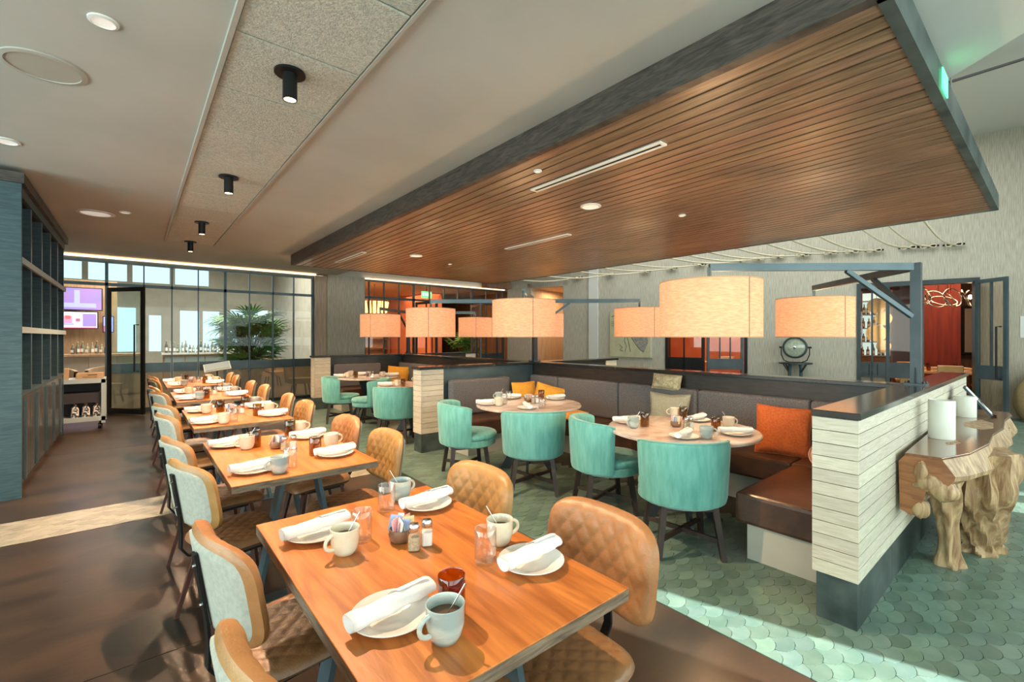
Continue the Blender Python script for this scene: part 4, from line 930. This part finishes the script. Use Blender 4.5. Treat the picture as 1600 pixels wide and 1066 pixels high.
def root(pts, rad, seed, ridge=7, amp=.2, name='root_leg'):
    P_ = [Vector(p) for p in pts]; NV = 26; NU = 30; vs = []; fs = []
    for j in range(NV + 1):
        t = j / NV * (len(P_) - 1); k = min(int(t), len(P_) - 2); f = t - k; p = P_[k].lerp(P_[k + 1], f); r = rad[k] * (1 - f) + rad[k + 1] * f
        for i in range(NU):
            a = 2 * PI * i / NU; tw = a + j * .05
            rr = r * (1 + amp * math.sin(ridge * tw + seed + 1.2 * math.sin(j * .25 + seed)) + .28 * noise.noise(Vector((math.cos(a) * 1.5 + seed, math.sin(a) * 1.5, j * .16))))
            vs.append((p.x + rr * 1.25 * math.cos(a), p.y + rr * .85 * math.sin(a), p.z))
    for j in range(NV):
        for i in range(NU): fs.append((j * NU + i, j * NU + (i + 1) % NU, (j + 1) * NU + (i + 1) % NU, (j + 1) * NU + i))
    fs += [tuple(range(NU - 1, -1, -1)), tuple(range(NV * NU, (NV + 1) * NU))]
    return MB().add(vs, fs).build(name, 'root_wood', cs, 60)
root([(.52, .14, 0), (.51, .14, .1), (.46, .14, .3), (.40, .15, .52), (.36, .15, .66)], [.085, .06, .06, .09, .12], 1, 5, .12)
root([(1.02, .04, 0), (1.0, .04, .08), (.92, .04, .3), (.9, .03, .5), (.92, .04, .72)], [.15, .13, .16, .2, .2], 4, 9, .16)
root([(1.35, .02, .0), (1.3, .02, .2), (1.2, .03, .55)], [.08, .09, .15], 6, 6, .15)
root([(2.3, .1, 0), (2.3, .1, .3), (2.3, .1, .7)], [.13, .12, .15], 8, 8, .15)
for (x, y, h, lab) in ((4.37, .54, .265, 'tall white pillar candle on the front of the root console'), (5.72, .55, .18, 'white pillar candle farther along the root console')):
    o = thing('pillar_candle', lab, 'candle', (x, y, .8005), 0, 'pillar candles on the console')
    MB().lathe([(1e-4, 0), (.07, 0), (.072, .004), (.072, h), (.068, h + .004), (.062, h - .004), (.04, h - .02), (1e-4, h - .022)], 32).build('wax_body', 'wax', o, 50); MB().tube([(0, 0, h - .024), (.002, 0, h - .005)], .0018, 6).build('wick', 'ink', o)
o = thing('menu_stand', 'framed menu leaning on a black easel at the far end of the console', 'sign', (5.9, .42, .8005), R(4))
MB().box(-.11, .11, -.008, .008, 0, .3, Matrix.Translation((0, -.02, .012)) @ Matrix.Rotation(R(-36), 4, 'X')).build('frame', 'dark_steel', o); MB().box(-.098, .098, -.0095, -.0085, .012, .288, Matrix.Translation((0, -.02, .012)) @ Matrix.Rotation(R(-36), 4, 'X')).build('sheet', 'paper', o)
MB().tube([(-.06, -.05, 0), (-.06, -.02, .01), (-.06, .06, .15), (-.06, .12, 0)], .006, 6).build('easel', 'black_metal', o); MB().tube([(.06, -.05, 0), (.06, -.02, .01), (.06, .06, .15), (.06, .12, 0)], .006, 6).build('easel', 'black_metal', o)

# ================================================================ on and by the right wall
def walled(name, label, cat, x, y=0, z=0, group=None):
    p = WL(x, y, z); return thing(name, label, cat, tuple(p), WROT, group)
mp = walled('wall_map', 'old framed map drawing on the right wall behind a drum shade', 'picture', -6.1, -.03)
Box('sheet', 'map_paper', -.60, .58, -.012, .03, .95, 2.25, mp); Box('frame_edge', 'plank_pale', .58, .62, -.02, .03, .95, 2.25, mp)
MB().prism([(-.02, 1.62), (.05, 1.72), (.5, 1.72), (.52, 1.35), (.4, 1.1), (.28, 1.2), (.16, 1.38)], .0125, .0140, Matrix.Rotation(R(90), 4, 'X')).build('land_patch', 'map_grey', mp)
MB().prism([(-.02, 1.62), (.05, 1.76), (.5, 1.76), (.54, 1.5), (.4, 1.62)], .0142, .0155, Matrix.Rotation(R(90), 4, 'X')).build('red_patch', 'map_red', mp)
for pts in ([(-.12, 1.55), (-.16, 1.42), (-.1, 1.25), (-.14, 1.1)], [(-.1, 1.55), (-.04, 1.4), (0, 1.2), (.02, 1.1)], [(-.3, 1.3), (-.22, 1.22), (-.3, 1.15), (-.2, 1.12)], [(-.02, 1.62), (.1, 1.42), (.2, 1.28), (.3, 1.16), (.4, 1.1)]):
    MB().tube([(x, -.0135, z) for x, z in pts], .007, 5).build('ink_line', 'map_ink', mp)
for z, l in ((2.1, .3), (1.95, .22), (1.9, .25), (1.84, .2)): MB().tube([(-.54 + l * q / 5, -.0135, z + (.03 * math.sin(q * 2.1) if z > 2 else 0)) for q in range(6)], .008 if z > 2 else .004, 5).build('ink_line', 'map_ink', mp)
ls = walled('spotlight_stand', 'vintage green studio spotlight on a metal stool against the right wall', 'lamp', -2.13, -.3)
MB().cyl((0, 0), .91, .94, .33, 28).build('stool_top', 'dark_steel', ls, 40)
for k in range(4):
    a = R(45 + 90 * k); MB().bar((.14 * math.cos(a), .14 * math.sin(a), .91), (.2 * math.cos(a), .2 * math.sin(a), 0), .035, .035).build('leg', 'blue_steel', ls)
    MB().bar((.30 * math.cos(a), .30 * math.sin(a), .91), (.155 * math.cos(a), .155 * math.sin(a), .72), .022, .022).build('brace', 'dark_steel', ls)
mR = Matrix.Translation((0, -.02, 1.28)) @ Matrix.Rotation(R(90), 4, 'X')
MB().lathe([(1e-4, -.2), (.14, -.18), (.2, -.08), (.235, .05), (.245, .1), (.235, .115), (.20, .11)], 36, m=mR).build('housing', 'lamp_green', ls, 50)
MB().lathe([(1e-4, .13), (.1, .12), (.2, .095)], 32, m=mR).build('lens', 'lamp_lens', ls, 60); MB().lathe([(.2, .1), (.21, .125), (.235, .12)], 36, m=mR).build('bezel', 'dark_steel', ls, 50)
MB().lathe([(1e-4, .135), (.03, .13), (.035, .12)], 16, m=mR).build('bulb', 'steel', ls, 60)
MB().tube([(.27, -.02, 1.28), (.27, -.02, 1.12), (.22, -.02, .99), (.12, -.02, .945), (-.12, -.02, .945), (-.22, -.02, .99), (-.27, -.02, 1.12), (-.27, -.02, 1.28)], .011, 8).build('yoke', 'black_metal', ls, 60)
for s in (-1, 1): MB().bar((s * .23, -.02, 1.28), (s * .31, -.02, 1.28), .04, .04).build('pivot', 'black_metal', ls)
nt_ = walled('wall_notice', 'small white notice plate on the wall right of the open steel door', 'sign', 1.55, -.012); Box('plate', 'paper', -.16, .16, 0, .01, 1.5, 1.9, nt_); Box('print', 'shelf_edge', -.1, .1, -.002, 0, 1.62, 1.64, nt_); Box('print', 'shelf_edge', -.1, .1, -.002, 0, 1.72, 1.74, nt_)
sk = walled('burlap_sack', 'plump burlap sack with faded red print at the right border', 'sack', 1.62, -.42)
mb = MB(); mb.grid(lambda i, j: ((.40 + .03 * noise.noise(Vector((math.cos(2 * PI * i) * 2, math.sin(2 * PI * i) * 2, j * 4)))) * max(.02, math.sin(PI * min(1, .18 + .82 * j))) ** .6 * math.cos(2 * PI * i) * (1 if j < .98 else .02), .34 * max(.02, math.sin(PI * min(1, .18 + .82 * j))) ** .6 * math.sin(2 * PI * i) * (1 if j < .98 else .02), .98 * j + .02 * math.sin(14 * i)* (1 - j) * j), 30, 20); mb.build('bag', 'burlap', sk, 60)
MB().tube([(-.03, 0, .95), (-.08, 0, 1.02), (.0, 0, 1.05), (.06, 0, 1.0)], [.05, .06, .05, .02], 10).build('tied_neck', 'burlap', sk, 60)
for z, w in ((.62, .2), (.5, .26)):
    MB().grid(lambda i, j: ((.413) * math.sin((i - .5) * w * 5), -.353 * math.cos((i - .5) * w * 5), z + .05 * j), 10, 1).build('print', 'stamp_red', sk)
RA = [(-.49, 3.32), (-.12, 3.33), (.18, 3.34), (.73, 3.34), (1.11, 3.36), (1.49, 3.37), (2.0, 3.38), (2.49, 3.39), (2.9, 3.38), (3.29, 3.37), (4.23, 3.37), (4.95, 3.34), (5.66, 3.31), (6.7, 3.31), (7.73, 3.31)]
for i, (t_, z) in enumerate(RA):
    p = WL(-t_, -.04, z); o = thing('wall_rope', 'cream rope from the canopy to a wall cleat, number %d counted from the right' % (i + 1) if False else ['rightmost', 'second from right', 'third from right', 'fourth from right', 'fifth from right', 'sixth from right', 'seventh from right', 'eighth from right', 'seventh from left', 'sixth from left', 'fifth from left', 'fourth from left', 'third from left', 'second from left', 'leftmost'][i] + ' cream rope stretched from the canopy to a wall cleat', 'rope', tuple(p), 0, 'ropes between canopy and wall')
    q = Vector((7.30, p.y - .25, 3.02)) - p; d = Vector(q)
    MB().tube([d * (k / 8) + Vector((0, 0, -.10 * math.sin(PI * k / 8))) for k in range(9)], .016, 6).build('cord', 'rope', o, 60)
    e = Vector((math.cos(WROT), math.sin(WROT), 0)); nn = Vector((-math.sin(WROT), math.cos(WROT), 0))
    MB().bar(e * -.16 - nn * .02, e * .16 - nn * .02, .03, .035).build('cleat', 'black_metal', o); MB().bar(nn * .04, nn * -.02, .04, .04).build('cleat_post', 'black_metal', o)
    MB().tube([e * (.12 * math.cos(2 * PI * k / 12)) + Vector((0, 0, .035 * math.sin(4 * PI * k / 12))) - nn * .045 for k in range(13)], .012, 6).build('knot', 'rope', o, 60)

# ================================================================ beyond the glass: bar
def palm(label, loc, H, n, seed):
    rnd = random.Random(seed); t = thing('potted_palm', label, 'plant', loc)
    MB().lathe([(1e-4, 0), (.26, 0), (.3, .55), (.27, .55), (.26, .5), (1e-4, .5)], 24).build('planter', 'planter', t, 40)
    vs = []; fs = []
    for b in range(9):
        a = R(-72 + 18 * b); L_ = .46 * (1 - .25 * abs(b - 4) / 4); u = Vector((math.sin(a), math.cos(a), 0)); w = Vector((u.y, -u.x, 0)); k = len(vs)
        for (f, ww, z) in ((.05, .008, 0), (.45, .026, .02), (.8, .02, .0), (1, .001, -.05)): vs += [u * L_ * f - w * ww + Vector((0, 0, z)), u * L_ * f + Vector((0, 0, z - .006)), u * L_ * f + w * ww + Vector((0, 0, z))]
        for q in range(3):
            for s in (0, 1): fs.append((k + 3 * q + s, k + 3 * q + s + 1, k + 3 * q + s + 4, k + 3 * q + s + 3))
    lm = MB().add(vs, fs).mesh('leaf', 'leaf', 50)
    for i in range(n):
        a = rnd.uniform(0, 2 * PI); r = rnd.uniform(.08, .55); z = .6 + (H - .75) * rnd.random() ** .8; b = Vector((.12 * math.cos(a + 1), .12 * math.sin(a + 1), .5)); p = Vector((r * math.cos(a), r * math.sin(a), z))
        MB().tube([b, b.lerp(p, .55) + Vector((0, 0, .12)), p], .007, 5).build('stem', 'stem', t, 60)
        o = bpy.data.objects.new('leaf', lm); COL.objects.link(o); o.parent = t; o.location = p
        o.rotation_euler = (rnd.uniform(-.3, .9), rnd.uniform(-.4, .4), a - PI / 2 + rnd.uniform(-.5, .5)); s = rnd.uniform(.8, 1.35); o.scale = (s, s, s)
palm('bushy green potted palm behind the bar glazing', (2.25, 13.3, 0), 2.25, 120, 3)
palm('small potted palm beside the lounge entrance', (8.9, 13.2, 0), 1.55, 26, 5)
def tv(label, x, z, w, h, mat, pic):
    o = thing('television', label, 'television', (x, 17.0, z)); Box('case', 'black_metal', -w / 2 - .02, w / 2 + .02, 0, .06, -.02, h + .02, o); Box('screen', mat, -w / 2, w / 2, -.006, 0, 0, h, o)
    if pic:
        for a, b, c, d, m in ((.02, .16, .35, .85, 'screen_ink'), (.22, .42, .3, .75, 'screen_red'), (.26, .38, .55, .8, 'packet_yellow'), (.5, .6, .4, .6, 'screen_ink'), (.66, .98, .1, .9, 'screen_purple'), (0, .98, .0, .07, 'screen_red'), (.2, .46, .16, .3, 'screen_blue')): Box('picture_patch', m, -w / 2 + a * w, -w / 2 + b * w, -.009, -.006, c * h, d * h, o)
    else:
        for a, b, c, d, m in ((0, .25, 0, .4, 'screen_ink'), (.3, .9, .1, .3, 'screen_blue'), (.5, .6, .3, .9, 'screen_blue')): Box('picture_patch', m, -w / 2 + a * w, -w / 2 + b * w, -.009, -.006, c * h, d * h, o)
    Box('wall_bracket', 'black_metal', -.1, .1, .06, .3, .1, h - .1, o)
tv('television with a pale pink news picture seen left of the open door', -1.22, 1.76, .86, .43, 'screen_pink', True); tv('dark purple television above the pink one behind the bar', -1.25, 2.26, 1.1, .58, 'screen_purple', False)
tv('narrow blue television right of the pink one behind the bar', -.56, 1.66, .2, .42, 'screen_blue', False)
struct(Box('wall_bar_display', 'bar_wood', -3.5, -.38, 17.3, 17.5, 0, 3.1), 'wooden back wall carrying the televisions')
bar = thing('bar_counter', 'long beige panelled bar counter behind the open glass door', 'counter', (-1.2, 15.6, 0)); Box('counter_top', 'bar_wood', -1.8, 1.4, -.1, .6, 1.03, 1.08, bar)
for i in range(6): Box('front_panel', 'brick_beige', -1.8 + i * .53, -1.275 + i * .53, 0, .05, .05, 1.03, bar)
Box('core', 'warm_dark', -1.78, 1.38, .05, .5, 0, 1.03, bar)
b2 = thing('bar_counter', 'white topped service counter crowded with bottles behind the glazing', 'counter', (1.9, 16.8, 0)); Box('counter_top', 'china', -1.3, 1.3, -.3, .35, 1.0, 1.05, b2); Box('core', 'bar_wood', -1.25, 1.25, -.2, .3, 0, 1.0, b2); 
for i in range(5): Box('front_panel', 'shelf_edge', -1.22 + i * .49, -.76 + i * .49, -.23, -.2, .08, .95, b2)
rb = random.Random(11)
def bottle_proto():
    t = thing('bottle', 'bottle', 'bottle', (0, 0, 0), 0, 'bottles'); MB().lathe([(1e-4, 0), (.036, 0), (.038, .01), (.038, .17), (.03, .2), (.014, .225), (.014, .285), (1e-4, .285)], 12).build('glass_body', 'bottle_glass', t, 50); MB().cyl((0, 0), .285, .305, .016, 8).build('cap', 'packet_yellow', t); Box('label', 'packet_white', -.026, .026, -.0395, -.03, .05, .13, t); return t
BOT = Proto(bottle_proto())
ORDN = ['first', 'second', 'third', 'fourth', 'fifth', 'sixth', 'seventh', 'eighth', 'ninth', 'tenth', 'eleventh', 'twelfth', 'thirteenth', 'fourteenth', 'fifteenth', 'sixteenth', 'seventeenth', 'eighteenth', 'nineteenth', 'twentieth', 'twenty-first', 'twenty-second', 'twenty-third', 'twenty-fourth', 'twenty-fifth', 'twenty-sixth']
for i in range(26): BOT.put((.72 + i * .094, 16.7 + .12 * (i % 2) + rb.uniform(-.02, .02), 1.051), rb.uniform(-.6, .6), ORDN[i] + ' glass bottle from the left on the far bar counter', 'bottles on the bar counter', (1, 1, rb.uniform(.7, 1.25)))
for i in range(8): BOT.put((-1.2 + i * .09, 15.95, 1.081), rb.uniform(-.6, .6), ORDN[i] + ' bottle from the left on the bar below the televisions', 'bottles below the televisions', (1, 1, rb.uniform(.7, 1.1)))
def lounge_chair(lab, x, y, rz, mat='lounge', s=1):
    t = thing('lounge_chair', lab, 'chair', (x, y, 0), rz); 
    MB().grid(lambda i, j: ((.36 + .05 * j) * math.sin(R(-105 + 210 * i)), -(.36 + .05 * j) * math.cos(R(-105 + 210 * i)), .32 + (.46 + .06 * math.cos(R(-105 + 210 * i))) * j), 24, 6).grid(lambda i, j: ((.30 + .05 * j) * math.sin(R(-105 + 210 * i)), -(.30 + .05 * j) * math.cos(R(-105 + 210 * i)), .32 + (.46 + .06 * math.cos(R(-105 + 210 * i))) * j), 24, 6, True).grid(lambda i, j: ((.35 + .06 * j) * math.sin(R(-105 + 210 * i)), -(.35 + .06 * j) * math.cos(R(-105 + 210 * i)), .78 + .06 * math.cos(R(-105 + 210 * i))), 24, 1).build('shell', mat, t, 60)
    MB().cyl((0, .02), .32, .45, .31, 24).build('seat', mat, t, 40)
    for k in range(4): a = R(45 + 90 * k); MB().bar((.2 * math.cos(a), .2 * math.sin(a), .33), (.28 * math.cos(a), .28 * math.sin(a), 0), .03, .03).build('leg', 'dark_leg', t)
lounge_chair('tan rounded lounge chair behind the service cart beyond the glass', -1.35, 13.6, R(200)); lounge_chair('tan rounded lounge chair nearer the open door leaf', -.45, 13.9, R(160)); lounge_chair('pale round lounge chair behind the lower right panes of the bar glazing', 3.35, 12.72, R(150), 'packet_yellow'); lounge_chair('tan lounge chair in front of the far bar windows', 3.3, 15.6, R(180), 'seat_orange')
for i, (x, lab) in enumerate(((1.2, 'left'), (3.2, 'right'))):
    pass
for x, y, lab in ((-.4, 14.6, 'round ceiling downlight over the bar counter'), (1.1, 13.8, 'glowing round downlight in the bar ceiling left of the palm'), (2.6, 14.4, 'glowing round downlight in the bar ceiling above the palm'), (3.6, 15.5, 'glowing round downlight at the right of the bar ceiling')): disc('downlight', lab, 'downlight', x, y, 4.4, .12, 'white_plastic', 'bulb')
mn = thing('menu_sheets', 'leaning white menu sheets behind the farthest table', 'menu', (1.35, 11.4, 0)); 
Box('stand_foot', 'dark_steel', -.16, .16, -.12, .12, 0, .02, mn); MB().cyl((0, 0), .02, .86, .014, 10).build('stand_pole', 'dark_steel', mn); MB().box(-.24, .24, -.15, .15, 0, .015, Matrix.Translation((0, 0, .88)) @ Matrix.Rotation(R(28), 4, 'X') @ Matrix.Rotation(R(-10), 4, 'Y')).build('sheet', 'paper', mn); MB().box(-.22, .22, -.13, .13, .016, .03, Matrix.Translation((0, 0, .88)) @ Matrix.Rotation(R(28), 4, 'X') @ Matrix.Rotation(R(-10), 4, 'Y')).build('sheet', 'shelf_edge', mn)

# ---- orange lounge beyond window_2
chd = thing('chandelier', 'glowing amber drum chandelier behind the left panes of the orange room', 'chandelier', (5.9, 14.0, 2.3)); 
for k in range(16): a = 2 * PI * k / 16; MB().tube([(.34 * math.cos(a), .34 * math.sin(a), 0), (.4 * math.cos(a), .4 * math.sin(a), .34)], .045, 6).build('glass_rod', 'chandelier', chd)
MB().cyl((0, 0), .34, .37, .42, 24).build('ring_plate', 'gold_mirror', chd); MB().tube([(0, 0, .37), (0, 0, .9)], .012, 6).build('chain', 'black_metal', chd)
es_ = thing('green_glow_panel', 'green lit EXIT sign above the orange room entrance', 'sign', (7.0, 12.6, 2.83)); Box('panel', 'exit_green', -.17, .17, 0, .03, -.1, .1, es_)
fc = bpy.data.curves.new('lettering', 'FONT'); fc.body = 'EXIT'; fc.size = .15; fc.align_x = 'CENTER'; fc.align_y = 'CENTER'; fc.extrude = .002; fc.materials.append(MATS['exit_white'])
fo = bpy.data.objects.new('lettering_source', fc); COL.objects.link(fo)
lme = bpy.data.meshes.new_from_object(fo.evaluated_get(bpy.context.evaluated_depsgraph_get())); bpy.data.objects.remove(fo, do_unlink=True)
fo = bpy.data.objects.new('lettering', lme); COL.objects.link(fo); fo.parent = es_; fo.location = (0, -.004, 0); fo.rotation_euler = (R(90), 0, 0)
Box('hanger', 'black_metal', -.01, .01, .01, .02, .1, .37, es_)
def simple_table(lab, x, y, rz, w, d, mat='bar_wood', h=.75):
    t = thing('dining_table', lab, 'table', (x, y, 0), rz); Box('tabletop', mat, -w / 2, w / 2, -d / 2, d / 2, h - .04, h, t)
    for sx in (-1, 1):
        for sy in (-1, 1): Box('leg', 'dark_leg', sx * (w / 2 - .08) - .025, sx * (w / 2 - .08) + .025, sy * (d / 2 - .08) - .025, sy * (d / 2 - .08) + .025, 0, h - .04, t)
def simple_chair(lab, x, y, rz, mat='seat_orange'):
    t = thing('side_chair', lab, 'chair', (x, y, 0), rz); Box('seat', mat, -.21, .21, -.2, .22, .42, .48, t, .015); MB().box(-.2, .2, -.025, .025, 0, .42, Matrix.Translation((0, -.2, .5)) @ Matrix.Rotation(R(8), 4, 'X')).build('backrest', mat, t, None, .015)
    for sx in (-1, 1):
        for sy in (-1, 1): MB().bar((sx * .17, sy * .17, .42), (sx * .2, sy * .2, 0), .035, .035).build('leg', 'dark_leg', t)
simple_table('wooden table inside the orange lounge left of its entrance', 5.9, 13.6, 0, 1.2, .8); simple_chair('brown chair at the lounge table near the steel door', 6.2, 12.85, R(0)); simple_chair('orange chair at the far side of the lounge table', 5.7, 14.4, R(180))
simple_table('wooden table inside the orange lounge before the orange pier', 8.0, 15.0, 0, 1.3, .8); simple_chair('orange upholstered chair left of the orange pier', 7.6, 14.25, 0); simple_chair('orange upholstered chair right beside the orange pier', 8.3, 14.25, 0)
for k in range(2):
    o = thing('table_candle', ('left', 'right')[k] + ' glowing candle holder on the lounge table', 'candle', (7.85 + .22 * k, 14.85, .7505)); MB().lathe([(1e-4, 0), (.045, 0), (.05, .16), (.045, .16), (.04, .02), (1e-4, .02)], 16).build('holder', 'amber_glass', o, 50); MB().lathe([(1e-4, .03), (.03, .05), (1e-4, .15)], 10).build('flame', 'chandelier', o, 50)
shl = thing('wall_shelf', 'dark bottle shelf on the lounge back wall', 'shelf', (7.4, 18.6, 0)); 
for z in (1.0, 1.4, 1.8): Box('board', 'warm_dark', -1.0, 1.0, -.15, .19, z, z + .05, shl)
for x in (-1, 0, .95): Box('side', 'warm_dark', x, x + .05, -.15, .19, 0, 2.2, shl)

# ---- red room beyond the nearest right doorway
ws_ = walled('bottle_wall', 'backlit wall shelf full of bottles in the red room', 'shelf', -1.2, 3.9)
Box('backlight', 'backlit_shelf', -.9, 1.0, .12, .14, 1.0, 2.75, ws_)
for z in (.98, 1.36, 1.74, 2.12, 2.5): Box('shelf_board', 'shelf_edge', -.9, 1.0, -.12, .12, z, z + .025, ws_)
for x in (-.92, .35, 1.0): Box('side', 'warm_dark', x, x + .04, -.14, .14, 0, 2.8, ws_)
Box('base', 'warm_dark', -.88, .98, -.16, .12, 0, .95, ws_)
for r_, z in enumerate((1.006, 1.386, 1.766, 2.146)):
    for k in range(16):
        p = WL(-1.2 - .83 + k * .113 + rb.uniform(-.02, .02), 3.9 + rb.uniform(-.06, .04), z); BOT.put(tuple(p), WROT + rb.uniform(-.4, .4), ORDN[k] + ' bottle from the left on the %s backlit shelf of the red room' % ('lowest', 'second', 'third', 'top')[r_], 'bottles on the backlit shelves', (1, 1, rb.uniform(.75, 1.15)))
for k, (z, r_) in enumerate(((1.6, .2), (1.95, .16), (2.25, .18), (1.3, .14))):
    o = walled('round_mirror', ['large', 'small middle', 'upper', 'lowest'][k] + ' round copper mirror disc hanging behind the fixed pane', 'mirror', -.62 + .13 * (k % 2), 1.4, z); MB().lathe([(1e-4, 0), (r_ * .94, -.012), (r_, 0), (r_, .02), (1e-4, .02)], 28, m=Matrix.Rotation(R(90), 4, 'X')).build('disc', 'gold_mirror', o, 50); MB().tube([(0, 0, r_), (0, 0, 3.39 - z)], .004, 5).build('hanging_wire', 'black_metal', o)
rc = walled('ring_chandelier', 'chandelier of interlocking metal rings in the red room doorway', 'chandelier', .52, 1.1, 2.36)
for k, (x, z, r_, tl, ro) in enumerate(((-.32, .06, .2, 18, 40), (-.30, .08, .18, 10, 52), (-.12, -.02, .2, 24, 30), (.08, -.04, .18, 30, 62), (.12, 0, .2, 14, 40), (.3, -.02, .19, 20, 75), (.36, -.03, .17, 8, 60), (.0, -.06, .22, 60, 20))):
    m = Matrix.Translation((x * 1.15, .02 * k, z)) @ Matrix.Rotation(R(ro), 4, 'Z') @ Matrix.Rotation(R(90 - tl), 4, 'X'); MB().tube([m @ Vector((r_ * math.cos(2 * PI * q / 28), r_ * math.sin(2 * PI * q / 28), 0)) for q in range(29)], .013, 6).build('ring', 'ring_metal', rc, 60)
for x in (-.45, .4): MB().lathe([(1e-4, -.05), (.03, -.03), (.03, .03), (1e-4, .05)], 12, (x, .05)).build('bulb', 'bulb', rc, 60)
for x in (-.1, .05, .1): MB().tube([(x, .05, .1), (x, .05, 1.03)], .004, 5).build('cable', 'black_metal', rc)
def wtable(lab, x, y, w, d): p = WL(x, y); simple_table(lab, p.x, p.y, WROT, w, d, 'seat_orange')
wtable('wooden table just inside the red room doorway', .55, 1.6, 1.2, .8); wtable('wooden table deeper inside the red room', .7, 3.0, 1.4, .7)
for k, (x, y) in enumerate(((-.05, 1.0), (.55, .95), (1.25, 1.6), (0, 2.4))): p = WL(x, y); simple_chair(['orange chair left inside the red room doorway', 'orange chair facing away inside the red room doorway', 'orange chair right inside the red room', 'orange chair beside the back table in the red room'][k], p.x, p.y, WROT + (0 if k != 2 else R(90)), 'seat_orange')
for k, (x, y) in enumerate(((.3, 1.45), (.75, 1.5), (.45, 2.9), (.95, 2.95))): p = WL(x, y, .7505); GAM.put(tuple(p), 0, 'amber tumbler on a table in the red room, number %s from the left' % ['one', 'three', 'two', 'four'][k]); p = WL(x + .16, y + .05, .7505); PLT.put(tuple(p), 0, 'white plate in the red room, %s from the left' % ['one', 'three', 'two', 'four'][k])
wm = walled('wall_mirror', 'tall black framed mirror on the red room back wall', 'mirror', 1.75, 5.7, 1.1); Box('frame', 'black_metal', -.28, .28, 0, .05, -.1, 1.3, wm, .02); Box('glass', 'steel', -.2, .2, -.004, 0, -.02, 1.22, wm)

# ---- orange room beyond the middle doorway
p = WL(-4.0, 1.7); simple_table('dark dining table in the orange room behind the middle doorway', p.x, p.y, WROT, 1.5, .8, 'seat_orange', .8)
for k, (x, y, z, h) in enumerate(((-4.05, 1.5, .8005, .06), (-3.95, 1.75, .8005, .16))):
    o = walled('stacked_linen', ('low', 'tall')[k] + ' stack of folded linen on the orange room table', 'linen', x, y, z)
    for q in range(3): Box('folded_cloth', 'packet_white', -.2 + .02 * q, .2, -.12, .12, q * h / 3, (q + 1) * h / 3 - .003, o)
